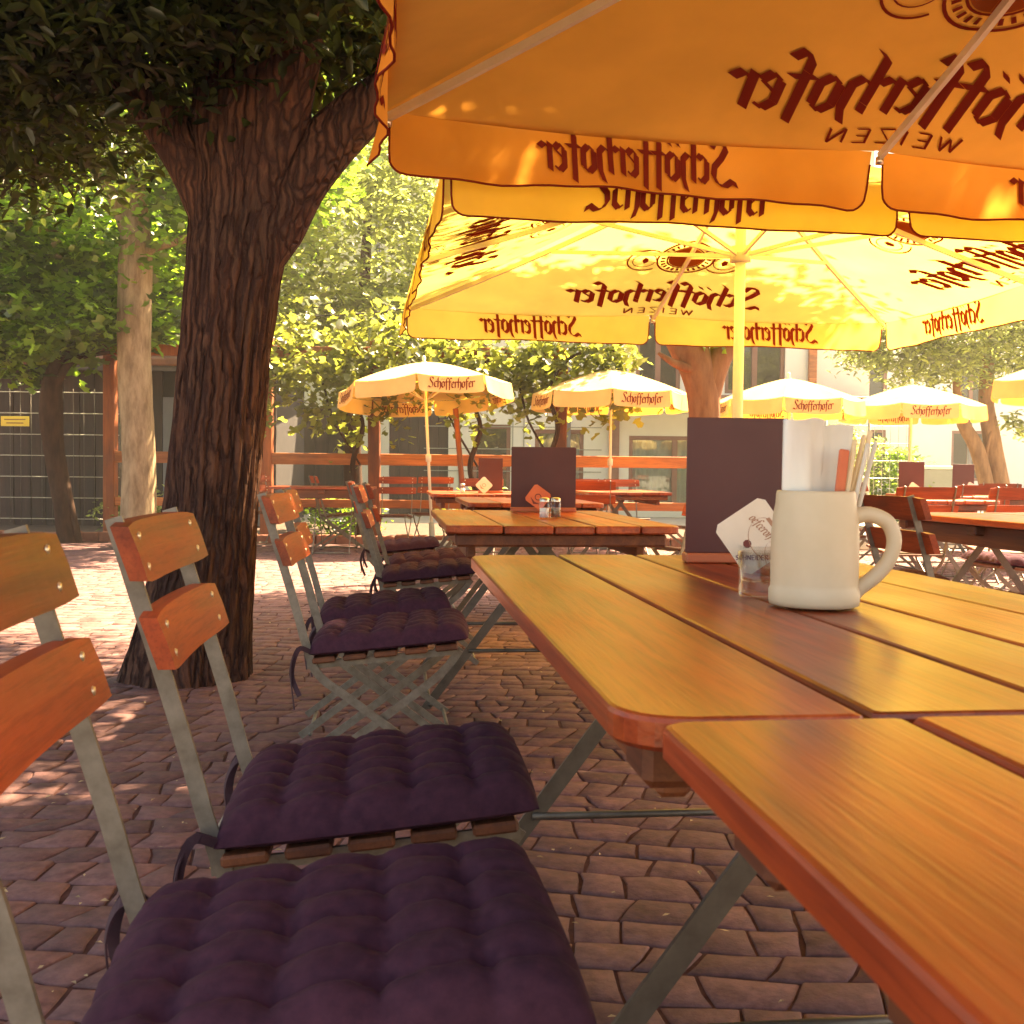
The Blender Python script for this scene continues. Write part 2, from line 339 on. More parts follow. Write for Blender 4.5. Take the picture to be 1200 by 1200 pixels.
def text_quads(word, table, nib=(.215, .15), slant=.10, maxlen=.25, space=.0):
    """list of quads in text space (x-height 1), centred on x=0"""
    q = []; x = 0.
    for ch in word:
        adv, st = table[ch]
        for pl in st:
            for a, b in zip(pl[:-1], pl[1:]):
                n = max(1, int(math.hypot(b[0] - a[0], b[1] - a[1]) / maxlen))
                ex = .04
                for k in range(n):
                    p = [a[0] + (b[0] - a[0]) * k / n, a[1] + (b[1] - a[1]) * k / n]; r = [a[0] + (b[0] - a[0]) * (k + 1) / n, a[1] + (b[1] - a[1]) * (k + 1) / n]
                    c = [(p[0] - nib[0] / 2, p[1] - nib[1] / 2), (p[0] + nib[0] / 2, p[1] + nib[1] / 2), (r[0] + nib[0] / 2, r[1] + nib[1] / 2), (r[0] - nib[0] / 2, r[1] - nib[1] / 2)]
                    # a hairline stays visible where the stroke runs along the nib
                    dx, dy = r[0] - p[0], r[1] - p[1]; cr = abs(dx * nib[1] - dy * nib[0])
                    if cr < .055 * math.hypot(dx, dy):
                        l = math.hypot(dx, dy) or 1; nx, ny = -dy / l * .035, dx / l * .035
                        c = [(p[0] - nx, p[1] - ny), (p[0] + nx, p[1] + ny), (r[0] + nx, r[1] + ny), (r[0] - nx, r[1] - ny)]
                    q.append([(x + u + slant * v, v) for u, v in c])
        x += adv + space
    return [[(u - x / 2, v) for u, v in c] for c in q], x
def orient(c):
    ar = sum(c[i][0] * c[(i + 1) % len(c)][1] - c[(i + 1) % len(c)][0] * c[i][1] for i in range(len(c)))
    return c if ar > 0 else c[::-1]
def print_mesh(polys, fn, both=True, off=.003, jit=.00006):
    """polys in surface coords; fn(a,b)->(point, outward normal)"""
    mb = MB()
    for i, c in enumerate(polys):
        c = orient(c); e = off + (i % 24) * jit
        P = [fn(*p) for p in c]
        mb.add([p + n * e for p, n in P], [tuple(range(len(c)))])
        if both: mb.add([p - n * e for p, n in P], [tuple(range(len(c)))[::-1]])
    return mb
def ring_polys(cx, cy, r0, r1, n=28, sx=1.):
    o = []
    for k in range(n):
        a, b = 2 * math.pi * k / n, 2 * math.pi * (k + 1) / n
        if r0 > 0: o.append([(cx + sx * r0 * math.cos(a), cy + r0 * math.sin(a)), (cx + sx * r1 * math.cos(a), cy + r1 * math.sin(a)), (cx + sx * r1 * math.cos(b), cy + r1 * math.sin(b)), (cx + sx * r0 * math.cos(b), cy + r0 * math.sin(b))])
        else: o.append([(cx, cy), (cx + sx * r1 * math.cos(a), cy + r1 * math.sin(a)), (cx + sx * r1 * math.cos(b), cy + r1 * math.sin(b))])
    return o
# ------------------------------------------------------------------ ground
def grid_sheet(name, x0, x1, y0, y1, z, mat, n=2):
    mb = MB(); mb.add([(x0, y0, z), (x1, y0, z), (x1, y1, z), (x0, y1, z)], [(0, 1, 2, 3)])
    return structure(mb.build(name, mat))
grid_sheet('ground', -300, 300, -300, 500, -.05, 'street')
pav = grid_sheet('pavement', -13, 14, -3, 13.55, -.0052, 'joint')
grid_sheet('planting_bed', -14, 4.4, 13.75, 19.5, -.02, 'soil')
EDGE_V = Vector((math.cos(R(6.5)), math.sin(R(6.5)), 0))
def cobble_rows():
    """courses of setts that share their wavy bed joints, so that the stones sit tight"""
    out = []; ang = R(-9); ca, sa = math.cos(ang), math.sin(ang); rr = random.Random(3); v = -3.5; k = 0; edge = None
    def bed(u, v, k): return v + .10 * math.sin(u * .9 + v * .35) + .05 * math.sin(u * 2.1 - v) + .020 * noise.noise((u * 5, k * 7.7, 0)) + .010 * noise.noise((u * 14, k * 3.1, 5))
    while v < 17.5:
        h = rr.uniform(.095, .135); u = -14 + rr.uniform(0, .2); s0 = rr.uniform(-.02, .02)
        while u < 16:
            wd = rr.uniform(.085, .165); s1 = rr.uniform(-.022, .022)
            um, vm = u + wd / 2, v + h / 2; x, y = um * ca - vm * sa, um * sa + vm * ca
            if -1.2 < y < 13.3 and abs(x) < .56 * max(y, 0) + 1.7:
                g = rr.uniform(.0016, .0045)
                P = [(u - s0 + g, bed(u - s0, v, k) + g), (um + rr.uniform(-.02, .02), bed(um, v, k) + g * rr.uniform(.6, 2)), (u + wd - s1 - g, bed(u + wd - s1, v, k) + g), (u + wd + rr.uniform(-.006, .002) - g, bed(u + wd, vm, k + .5)),
                     (u + wd + s1 - g, bed(u + wd + s1, v + h, k + 1) - g), (um + rr.uniform(-.02, .02), bed(um, v + h, k + 1) - g * rr.uniform(.6, 2)), (u + s0 + g, bed(u + s0, v + h, k + 1) - g), (u + rr.uniform(-.002, .006) + g, bed(u, vm, k + .5))]
                cx = sum(p[0] for p in P) / 8; cy_ = sum(p[1] for p in P) / 8
                out.append((cx * ca - cy_ * sa, cx * sa + cy_ * ca, [((p[0] - cx) * ca - (p[1] - cy_) * sa, (p[0] - cx) * sa + (p[1] - cy_) * ca) for p in P]))
            u += wd; s0 = s1
        v += h; k += 1
    return out
def cobble(mb, x, y, o, rr):
    z = rr.uniform(-.0025, .0025); tx, ty = rr.uniform(-.02, .02), rr.uniform(-.02, .02); vs_ = []
    for s, dz in ((1.0, -.03), (1.0, -.0035), (.94, 0)):
        for px, py in o: vs_.append((x + px * s, y + py * s, z + dz + tx * px + ty * py))
    vs_.append((x, y, z + .0015))
    f = [(r * 8 + i, r * 8 + (i + 1) % 8, (r + 1) * 8 + (i + 1) % 8, (r + 1) * 8 + i) for r in (0, 1) for i in range(8)] + [(16 + i, 16 + (i + 1) % 8, 24) for i in range(8)]
    mb.add(vs_, f, True)
rows = cobble_rows(); rr = random.Random(9)
def shows(x, y):
    if y < 1.0: return None
    px = 600 + x / y * 1247; py = 553 + .937 / y * 1247
    if not (-10 < px < 1210 and py < 1215): return None
    lim = 640 if px < 640 else 1203 - 1.0 * max(0, 1210 - px) * .95
    if px > 640 and py < 553 + (px - 440) * 1.25: return None      # under the table tops
    if 60 < px < 690 and py > 850 and px > 250: return None         # behind the seat cushions
    return y
ranked = sorted([r for r in rows if shows(r[0], r[1])], key=lambda r: r[1])[:300]
near = set(map(id, ranked)); mbs = MB()
for r in rows:
    if id(r) in near:
        mb = MB(); cobble(mb, 0, 0, r[2], rr); mb.build('cobblestone', 'cobble', pav, (r[0], r[1], 0))
    else: cobble(mbs, *r, rr)
st = mbs.build('cobblestone_field', 'cobble', pav); st['kind'] = 'stuff'
# kerb of edging bricks
kb = structure(put('kerb', None))
for i in range(62):
    x = -11.2 + i * .252; mb = MB(); mb.box((0, 0, 0), (.24, .16, .16), None, .012)
    mb.build('brick', 'kerb_brick', kb, (x, 13.64 + .01 * rr.uniform(-1, 1), .03 + rr.uniform(-.012, .012)), (rr.uniform(-.02, .02), rr.uniform(-.02, .02), rr.uniform(-.04, .04)))
# fallen leaves and petals
mb = MB()
for i in range(900):
    y = 1.2 + 11.5 * rr.random() ** 1.4; x = rr.uniform(-.52, .5) * (y + .6); s = rr.uniform(.004, .012); a = rr.uniform(0, 6.3); z = .006 + rr.random() * .004
    c, n_ = math.cos(a) * s, math.sin(a) * s
    mb.add([(x + c, y + n_, z), (x - n_ * .5, y + c * .5, z + rr.random() * .006), (x - c, y - n_, z + rr.random() * .004), (x + n_ * .5, y - c * .5, z + .003)], [(0, 1, 2), (0, 2, 3)])
tag(mb.build('fallen_leaves', 'leaf_dry'), 'dry pale leaf scraps scattered over the cobblestones', 'leaves', kind='stuff')

# ------------------------------------------------------------------ pergola fence along the garden edge
pg = thing('pergola', 'reddish brown timber pergola fence with posts and rails along the planting bed', 'pergola', (0, 0, 0))
POSTS = [(-9.6, 13.95, 2.7), (-5.27, 13.95, 2.6), (-3.22, 13.95, 2.7), (-1.80, 13.95, 2.65), (.62, 13.95, 2.65), (3.1, 13.95, 1.25)]
for x, y, h in POSTS:
    MB().box((0, 0, h / 2 - .03), (.15, .15, h), None, .01).build('post', 'post_wood', pg, (x, y, 0), (0, R(rr.uniform(-.6, .6)), 0))
for (a, b) in zip(POSTS[1:-1], POSTS[2:]):
    L = b[0] - a[0] - .152
    if a[0] > 3: continue
    MB().box((0, 0, 0), (L, .05, .15), None, .006).build('rail', 'rail_wood', pg, ((a[0] + b[0]) / 2, 13.92, 1.08))
    MB().box((0, 0, 0), (L, .045, .11), None, .006).build('rail', 'rail_wood', pg, ((a[0] + b[0]) / 2, 13.92, .50))
for (a, b) in zip(POSTS[:-2], POSTS[1:-1]):
    MB().box((0, 0, 0), (b[0] - a[0] + .10, .08, .14), None, .006).build('top_beam', 'post_wood', pg, ((a[0] + b[0]) / 2, 13.83 if a[0] < 20 else 14, 2.46 + .004 * (POSTS.index(a) % 2)))
# leaning stake and small stakes
tag(MB().tube([(-.55, 13.3, -.02), (-.72, 13.35, 1.72)], .035, 8).build('stake', 'post_wood'), 'thin red brown stake leaning beside the vine', 'stake')

# ------------------------------------------------------------------ buildings
wh = thing('white_house', 'white plastered house with brown trim behind the vine fence', 'house', (0, 24, 0))
def wall_with_holes(parent, name, x0, x1, z0, z1, holes, mat, t=.3):
    xs = sorted({x0, x1, *[h[0] for h in holes], *[h[1] for h in holes]}); zs = sorted({z0, z1, *[h[2] for h in holes], *[h[3] for h in holes]})
    mb = MB()
    def solid(i, j):
        if not (0 <= i < len(xs) - 1 and 0 <= j < len(zs) - 1): return False
        cx, cz = (xs[i] + xs[i + 1]) / 2, (zs[j] + zs[j + 1]) / 2
        return not any(h[0] < cx < h[1] and h[2] < cz < h[3] for h in holes)
    for i in range(len(xs) - 1):
        for j in range(len(zs) - 1):
            if not solid(i, j): continue
            a, b, c, e = xs[i], xs[i + 1], zs[j], zs[j + 1]
            mb.add([(a, 0, c), (b, 0, c), (b, 0, e), (a, 0, e)], [(0, 1, 2, 3)]); mb.add([(a, t, c), (b, t, c), (b, t, e), (a, t, e)], [(3, 2, 1, 0)])
            for (di, dj, q) in ((-1, 0, [(a, 0, c), (a, 0, e), (a, t, e), (a, t, c)]), (1, 0, [(b, 0, c), (b, t, c), (b, t, e), (b, 0, e)]), (0, -1, [(a, 0, c), (a, t, c), (b, t, c), (b, 0, c)]), (0, 1, [(a, 0, e), (b, 0, e), (b, t, e), (a, t, e)])):
                if not solid(i + di, j + dj): mb.add(q, [(0, 1, 2, 3)])
    return mb.build(name, mat, parent)
def window(parent, x0, x1, z0, z1, mull=1, curtain=True, fr='brown_paint', trans=0):
    wd = MB(); w_ = .09
    for (a, b, c, e) in ((x0, x1, z1 - w_, z1), (x0, x1, z0, z0 + w_), (x0, x0 + w_, z0 + w_, z1 - w_), (x1 - w_, x1, z0 + w_, z1 - w_)):
        wd.box(((a + b) / 2, .10, (c + e) / 2), (b - a, .10, e - c), None, .006)
    f = wd.build('window_frame', fr, parent)
    for k in range(mull):
        xm = x0 + (x1 - x0) * (k + 1) / (mull + 1); MB().box((xm, .098, (z0 + z1) / 2), (.12, .09, z1 - z0 - 2 * w_), None, .005).build('mullion', fr, f)
    MB().box(((x0 + x1) / 2, .12, (z0 + z1) / 2), (x1 - x0 - .05, .008, z1 - z0 - .05)).build('pane', 'pane_glass', f)
    if curtain:
        mb = MB(); n = 40; vs_ = []
        for i in range(n + 1):
            x = x0 + .05 + (x1 - x0 - .1) * i / n; yy = .22 + .03 * math.sin(i * 1.9) + .012 * math.sin(i * 4.7)
            vs_ += [(x, yy, z0), (x, yy, z1)]
        mb.add(vs_, [(2 * i, 2 * i + 2, 2 * i + 3, 2 * i + 1) for i in range(n)], True); mb.build('curtain', 'curtain', f)
holes = [(-5.4, -3.55, -.05, 2.35), (-2.8, -1.45, -.05, 2.35), (2.62, 4.7, .1, 1.78), (2.75, 3.75, 2.75, 4.4), (4.75, 6.1, 2.75, 4.4), (-4.7, -3.3, 3.1, 4.6), (-1.9, -.6, 2.9, 4.3), (-.9, -.05, .1, 2.0), (.5, 1.6, .3, 1.9), (5.4, 7.3, .1, 1.78)]
wall_with_holes(wh, 'wall', -7.0, 8.0, -.05, 8.5, holes, 'white_wall')
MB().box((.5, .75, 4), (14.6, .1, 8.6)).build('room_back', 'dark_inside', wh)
for k, (x0, x1, z0, z1) in enumerate(holes):
    if k in (0, 1):
        n = 6
        for i in range(n):
            a = x0 + (x1 - x0) * i / n; MB().box((a + (x1 - x0) / n / 2, .16, (z0 + z1) / 2), ((x1 - x0) / n - .012, .05, z1 - z0 - .02), None, .006).build('door_board', 'shed_wood', wh)
    else: window(wh, x0, x1, z0, z1, 1 if k not in (7,) else 0, curtain=k in (2, 9, 8))
led = MB().box((5.1, -.55, 2.30), (6.6, 1.1, .05), None, .01).build('ledge', 'white_wall', wh)
MB().box((5.1, -.45, 2.50), (6.62, .95, .30), None, .02).build('fascia', 'brown_paint', wh)
MB().box((2.28, -.06, 3.6), (.22, .12, 7.4), None, .01).build('pilaster', 'brown_paint', wh)
MB().box((-.3, -.03, 2.55), (4.5, .06, .12), None, .008).build('trim_band', 'brown_paint', wh)
MB().box((6.7, -.05, 4.0), (.18, .10, 2.6), None, .01).build('pilaster', 'rail_wood', wh)
for x in (1.25, -3.05): MB().tube([(x, -.06, 0), (x, -.06, 8)], .05, 8).build('downpipe', 'slate_wall', wh)
for x in (-1.2, -.0, .25): MB().box((x, -.012, 1.2), (.02, .024, 2.5)).build('panel_joint', 'grey_wall', wh)
for z in (.45, .95, 1.45, 1.95): MB().box((.0, -.010, z), (4.0, .012, .018)).build('panel_joint', 'grey_wall', wh)
MB().box((.5, 3, 9.2), (16.2, 7.5, .25), Matrix.Rotation(R(14), 3, 'X'), .03).build('roof', 'roof_tile', wh)

sh = thing('timber_shed', 'low dark timber shed with grey door in the shade of trees', 'shed', (-8.2, 17.5, 0))
x = -6.2; k = 0
while x < 4.2:
    wd_ = .27 + .03 * math.sin(k * 2.3)
    if not (2.35 < x < 3.35): MB().box((x + wd_ / 2, 0, 1.25), (wd_ - .014, .05 + .01 * (k % 2), 2.6), None, .006).build('plank', 'shed_wood', sh)
    x += wd_; k += 1
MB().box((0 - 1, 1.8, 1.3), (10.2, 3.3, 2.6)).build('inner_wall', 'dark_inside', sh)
MB().box((2.95, -.04, 1.05), (.95, .06, 2.1), None, .01).build('door', 'slate_wall', sh)
MB().box((3.9, -.06, 1.05), (.55, .06, 2.1), None, .01).build('wall_panel', 'slate_wall', sh)
MB().box((-1, 1.4, 2.95), (11.4, 4.6, .12), Matrix.Rotation(R(9), 3, 'X'), .02).build('roof', 'roof_tile', sh)
MB().tube([(-6.6, -.72, 2.52), (4.6, -.72, 2.52)], .06, 8).build('gutter', 'slate_wall', sh)
th = thing('tall_house', 'tall grey house rising behind the timber shed', 'house', (-12, 27, 0))
wall_with_holes(th, 'wall', -8, 7.0, 0, 11, [(1.5, 2.8, 3.6, 5.2), (4.2, 5.5, 3.6, 5.2), (1.5, 2.8, 6.6, 8.2), (4.2, 5.5, 6.6, 8.2)], 'grey_wall')
for a, c in ((1.5, 3.6), (4.2, 3.6), (1.5, 6.6), (4.2, 6.6)): window(th, a, a + 1.3, c, c + 1.6, 1, False)
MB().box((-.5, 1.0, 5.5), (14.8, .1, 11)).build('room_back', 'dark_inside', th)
fw = thing('far_house', 'pale house at the end of the yard behind two stemmed tree', 'house', (17.5, 34, 0))
wall_with_holes(fw, 'wall', -9.5, 9, 0, 9, [(-6.8, -5.6, 3.2, 4.9), (-3.5, -2.3, 3.2, 4.9), (-.2, 1.0, 3.2, 4.9), (-6.8, -5.6, .8, 2.4), (-3.5, -2.3, .8, 2.4)], 'white_wall')
for a, c, e in ((-6.8, 3.2, 4.9), (-3.5, 3.2, 4.9), (-.2, 3.2, 4.9), (-6.8, .8, 2.4), (-3.5, .8, 2.4)): window(fw, a, a + 1.2, c, e, 1, False)
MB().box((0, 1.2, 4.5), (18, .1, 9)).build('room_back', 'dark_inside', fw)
# grey low wall + gate on the right
gw = thing('garden_wall', 'grey green rendered wall panel beside the wire gate', 'wall', (8.1, 20, 0))
MB().box((0, 0, .52), (1.0, .2, 1.1), None, .02).build('panel', 'grey_wall', gw); MB().box((0, 0, 1.105), (1.1, .28, .06), None, .01).build('coping', 'white_wall', gw)
MB().box((.42, -.13, 1.0), (.07, .05, 2.0), None, .01).build('gate_post', 'slate_wall', gw)
wg = thing('wire_gate', 'tall white wire mesh gate with shrubs behind it', 'gate', (6.5, 19.6, 0))
for x in (-.75, .05, .8): MB().tube([(x, 0, -.05), (x, 0, 2.3)], .03, 8).build('gate_post', 'wire', wg)
for i in range(7): MB().tube([(-.72, .035, .25 + i * .32), (.78, .035, .25 + i * .32)], .008, 5).build('wire_bar', 'wire', wg)
for i in range(11): MB().tube([(-.72 + i * .148, .05, .2), (-.72 + i * .148, .05, 2.25)], .005, 5).build('wire_bar', 'wire', wg)
wf = thing('wire_fence', 'thin wire mesh fence before the dark timber shed', 'fence', (-8.6, 15.2, 0))
for x in (-2.5, .0, 3.0): MB().tube([(x, 0, -.05), (x, 0, 2.1)], .022, 8).build('fence_post', 'steel_dark', wf)
for i in range(7): MB().tube([(-2.5, -.03, .2 + i * .30), (3.0, -.03, .2 + i * .30)], .006, 5).build('wire_bar', 'wire', wf)
for i in range(37): MB().tube([(-2.45 + i * .15, -.04, .15), (-2.45 + i * .15, -.04, 2.05)], .003, 4).build('wire_bar', 'steel_dark', wf)
sg = thing('yellow_sign', 'small yellow notice plate hung on the wire fence', 'sign', (-7.05, 15.1, 1.58))
MB().box((0, 0, 0), (.40, .012, .14), None, .003).build('plate', 'sign_yellow', sg)
for k in range(2): MB().box((0, -.008, .025 - .05 * k), (.30 - .06 * k, .004, .012)).build('printed_line', 'ink', sg)

# string lights over the yard
sp = thing('string_light', 'dark cable with small bulbs strung above the vine', 'string light', (0, 0, 0))
cab = [(-4.2 + i * .4, 13.6 + .1 * math.sin(i), 3.05 - .30 * math.sin(math.pi * ((i % 10) / 10)) + .028 * i) for i in range(26)]
MB().tube(cab, .012, 5).build('cable', 'cable', sp)
for i in range(2, 26, 3):
    b = MB().lathe([(.0, .0), (.025, -.005), (.028, -.05), (.0, -.052)], (0, 0, 0), 10).build('socket', 'cable', sp, cab[i])
    MB().lathe([(.02, -.05), (.045, -.09), (.05, -.13), (.03, -.165), (0, -.172)], (0, 0, 0), 12).build('bulb', 'bulb_glass', b)
# ------------------------------------------------------------------ parasols
WORD = 'Schöfferhofer'
TXT, TXW = text_quads(WORD, GL); TXTF, _ = text_quads(WORD, GL, nib=(.19, .14), maxlen=2); CAP, CAPW = text_quads('WEIZEN', CAPS, (.13, .10), .18, .5, .35)
def emblem():
    o = ring_polys(0, 0, .150, .160, 40) + ring_polys(0, 0, .098, .106, 32)
    d = ring_polys(0, 0, 0, .094, 32)
    for sx in (-1, 1):
        o += [q for q in ring_polys(sx * .215, -.02, .098, .106, 32) if abs(q[0][0]) > .158 or abs(q[0][1]) > .1]
        o += [q for q in ring_polys(sx * .225, -.02, .062, .067, 24) if abs(q[0][0]) > .165]
        o += [[(sx * .22 + .03 * math.cos(a) * .6, -.02 + .03 * math.sin(a)) for a in (0, 1.2, 2.4, 3.6, 4.9)]]
    for k in range(26):      # ticks of lettering round the rim
        a = 2 * math.pi * k / 26; r0, r1, w_ = .114, .138, .05
        o.append([(r0 * math.cos(a - w_), r0 * math.sin(a - w_)), (r1 * math.cos(a - w_), r1 * math.sin(a - w_)), (r1 * math.cos(a + w_), r1 * math.sin(a + w_)), (r0 * math.cos(a + w_), r0 * math.sin(a + w_))])
    return o, d
EMB, EMD = emblem()
def valance_mesh(fn, L, H, r=.05, gap=.018, wav=.010):
    """fn(s)->(top point, outward normal) for s in [0,L]; gives cloth, binding and a surface function"""
    es = [0, .004, .012, .025, .04, r * 1.1]; ss = [gap + e for e in es]; n = max(4, int((L - 2 * ss[-1]) / .06))
    ss += [ss[-1] + (L - 2 * ss[-1]) * (i + 1) / (n + 1) for i in range(n)]; ss += [L - gap - e for e in es[::-1]]
    def P(s, q):      # q = metres below the top edge
        p, nn = fn(s); f = q / H
        return p + nn * (wav * f * math.sin(s * 9 + 1) + .5 * wav * f * math.sin(s * 23) + .02 * f) + Vector((0, 0, -q))
    def depth(s):
        e = min(s - gap, L - gap - s)
        if e >= r: return H * (1 - .05 * math.sin(s * 3.1 + L) ** 2 * min(1, (e - r) * 6))
        e = max(e, 0); return H - (r - math.sqrt(max(0, r * r - (r - e) ** 2))) - (.10 * H if e < .002 else 0)
    rows_ = 5; vs_ = []
    for s in ss:
        dp = depth(s)
        for j in range(rows_ + 1): vs_.append(P(s, dp * j / rows_))
    f = [(i * (rows_ + 1) + j, i * (rows_ + 1) + j + 1, (i + 1) * (rows_ + 1) + j + 1, (i + 1) * (rows_ + 1) + j) for i in range(len(ss) - 1) for j in range(rows_)]
    mb = MB(); mb.add(vs_, f, True)
    bd = MB()
    path = [P(ss[0], .02 + .2 * depth(ss[0]))] + [P(s, depth(s)) for s in ss] + [P(ss[-1], .02 + .2 * depth(ss[-1]))]
    bd.tube(path, .0042, 5)
    def srf(a, b):   # a from the middle along the edge, b above the bottom
        return P(L / 2 + a, H - b), fn(L / 2)[1]
    return mb, bd, srf
def square_parasol(loc, rz, label, fab='fabric_shaded', wav=.010, h=1.87, ze=2.17, za=2.86, Hv=.215, zr=2.22):
    t = thing('market_parasol', label, 'parasol', loc, rz, 'large square parasols')
    MB().tube([(0, 0, .02), (0, 0, za + .03)], .030, 16).build('pole', 'pole_cream', t)
    b = MB().box((0, 0, .05), (.75, .75, .10), None, .02).build('base_plate', 'steel_dark', t); MB().tube([(0, 0, .10), (0, 0, .42)], .042, 14).build('sleeve', 'steel_dark', b)
    MB().lathe([(0, .09), (.03, .08), (.045, .04), (.03, 0), (.05, -.05), (.05, -.09), (.0, -.09)], (0, 0, za), 16).build('hub', 'pole_cream', t)
    MB().lathe([(.031, .05), (.06, .045), (.06, -.04), (.031, -.045)], (0, 0, zr), 16).build('runner', 'pole_cream', t)
    Ls = math.hypot(h, za - ze)
    def face(k):
        phi = k * math.pi / 2; n = Vector((math.cos(phi), math.sin(phi), 0)); tt = Vector((-n.y, n.x, 0)); nn = (n * (za - ze) + Vector((0, 0, h))).normalized()
        def S(a, b):
            wdt = max(1e-4, h * (1 - b)); q = min(1, abs(a) / wdt); sag = .055 * 4 * q * (1 - q) * math.sqrt(1 - b) * .6 + .03 * math.sin(math.pi * b) * (1 - .0)
            return n * h * (1 - b) + tt * a + Vector((0, 0, ze + (za - ze) * b - sag))
        return n, tt, nn, S
    mb = MB(); nb, na = 14, 24
    for k in range(4):
        n, tt, nn, S = face(k); vs_ = []
        for i in range(nb + 1):
            b_ = min(i / nb, .995); wd_ = h * (1 - b_)
            for j in range(na + 1): vs_.append(S(wd_ * (2 * j / na - 1), b_))
        mb.add(vs_, [(i * (na + 1) + j, i * (na + 1) + j + 1, (i + 1) * (na + 1) + j + 1, (i + 1) * (na + 1) + j) for i in range(nb) for j in range(na)], True)
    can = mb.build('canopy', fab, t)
    for k in range(4):
        n, tt, nn, S = face(k); fn = lambda a, b: (S(a, b / Ls), nn)
        u = .186; polys = [[(x * u, y * u + .245) for x, y in c] for c in TXT]
        u2 = .084; polys += [[(x * u2, y * u2 + .060) for x, y in c] for c in CAP]
        print_mesh(polys, fn, True, .004).build('lettering', 'print', can)
        cy_ = .87
        print_mesh([[(x * 1.25, y * 1.25 + cy_) for x, y in c] for c in EMB], fn, True, .004).build('emblem', 'print', can)
        print_mesh([[(x * 1.25, y * 1.25 + cy_) for x, y in c] for c in EMD], fn, True, .004).build('emblem_disc', 'print_soft', can)
        for hf in (0, 1):
            fv = lambda s: (n * (h + .002) + tt * (-h + s + hf * h) + Vector((0, 0, ze - .004)), n)
            vm, bd, srf = valance_mesh(fv, h, Hv, .06, .022, wav)
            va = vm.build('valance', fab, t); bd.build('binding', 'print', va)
            u = .096; print_mesh([[(x * u, y * u + .058) for x, y in c] for c in TXT], srf, True, .004).build('lettering', 'print', va)
    for k in range(8):
        phi = k * math.pi / 4; n = Vector((math.cos(phi), math.sin(phi), 0)); rl = h * (1 if k % 2 == 0 else math.sqrt(2))
        a = n * .05 + Vector((0, 0, za - .06)); c_ = n * (rl - .02) + Vector((0, 0, ze - .015)); pts = []
        for i in range(9):
            f = i / 8; p = a.lerp(c_, f); p.z -= .03 * math.sin(math.pi * (1 - f)) + .012; pts.append(p)
        rb = MB().tube(pts, 0, flat=(.018, .028), up=(0, 0, 1)).build('rib', 'rib_cream', t)
        mid = pts[4]; MB().tube([n * .055 + Vector((0, 0, zr)), mid - Vector((0, 0, .012))], 0, flat=(.014, .022), up=(0, 0, 1)).build('strut', 'rib_cream', t)
        MB().lathe([(0, 0), (.016, -.003), (.016, -.03), (0, -.032)], pts[-1], 8).build('tip', 'lid_metal', rb)
    return t
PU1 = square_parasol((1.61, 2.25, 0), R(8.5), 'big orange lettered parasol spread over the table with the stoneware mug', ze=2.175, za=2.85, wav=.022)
PU1.rotation_euler = (0, R(1.2), R(8.5))
square_parasol((1.30, 6.18, 0), R(8.2), 'big sunlit yellow lettered parasol behind the one over the mug table', h=1.85, ze=2.12, za=2.80, zr=2.20, fab='fabric_sunlit')

def octagon_parasol(loc, rz, label, Rr=1.08, ze=2.00, za=2.32, Hv=.20):
    t = thing('garden_parasol', label, 'parasol', loc, rz, 'small parasols by the fence')
    MB().tube([(0, 0, .05), (0, 0, za + .02)], .019, 12).build('pole', 'pole_cream', t)
    MB().lathe([(.0, .0), (.24, .0), (.24, .05), (.20, .08), (.04, .10), (.032, .32), (.0, .32)], (0, 0, 0), 24).build('base', 'grey_wall', t)
    MB().lathe([(.0, .09), (.018, .08), (.028, .05), (.018, .02), (.04, 0), (.03, -.03), (0, -.03)], (0, 0, za), 12).build('finial', 'pole_cream', t)
    MB().lathe([(.02, .05), (.036, .04), (.036, -.04), (.02, -.05)], (0, 0, 1.12), 12).build('tilt_joint', 'pole_cream', t)
    mb = MB(); nr, ns = 9, 6
    def S(k, q, f):   # q radius fraction, f along panel 0..1
        a0, a1 = (k - .5) * math.pi / 4, (k + .5) * math.pi / 4
        p = Vector((math.cos(a0), math.sin(a0), 0)) * (1 - f) + Vector((math.cos(a1), math.sin(a1), 0)) * f
        return p * Rr * q + Vector((0, 0, za - (za - ze) * q ** 1.35 - .03 * 4 * f * (1 - f) * q))
    for k in range(8):
        vs_ = [S(k, max(.01, i / nr), j / ns) for i in range(nr + 1) for j in range(ns + 1)]
        mb.add(vs_, [(i * (ns + 1) + j, (i + 1) * (ns + 1) + j, (i + 1) * (ns + 1) + j + 1, i * (ns + 1) + j + 1) for i in range(nr) for j in range(ns)], True)
    mb.build('canopy', 'fabric_far', t); side = 2 * Rr * math.sin(math.pi / 8)
    for k in range(8):
        n = Vector((math.cos(k * math.pi / 4), math.sin(k * math.pi / 4), 0))
        def fv(s): p = S(k, 1, s / side); return p + n * .003 - Vector((0, 0, .004)), n
        vm, bd, srf = valance_mesh(fv, side, Hv, r=.04, gap=.010, wav=.007)
        va = vm.build('valance', 'fabric_far', t)
        if k % 2 == 0:
            u = .074; print_mesh([[(x * u, y * u + .065) for x, y in c] for c in TXTF], srf, True, .004).build('lettering', 'print', va)
        a0 = (k - .5) * math.pi / 4; c0 = Vector((math.cos(a0), math.sin(a0), 0))
        rb = MB().tube([c0 * Rr * q + Vector((0, 0, za - (za - ze) * q ** 1.35 - .02)) for q in (.03, .3, .6, .85, .99)], .007, 5).build('rib', 'rib_cream', t)
        MB().tube([c0 * .03 + Vector((0, 0, ze - .15)), c0 * Rr * .5 + Vector((0, 0, za - (za - ze) * .5 ** 1.35 - .025))], .006, 5).build('strut', 'rib_cream', t)
    return t
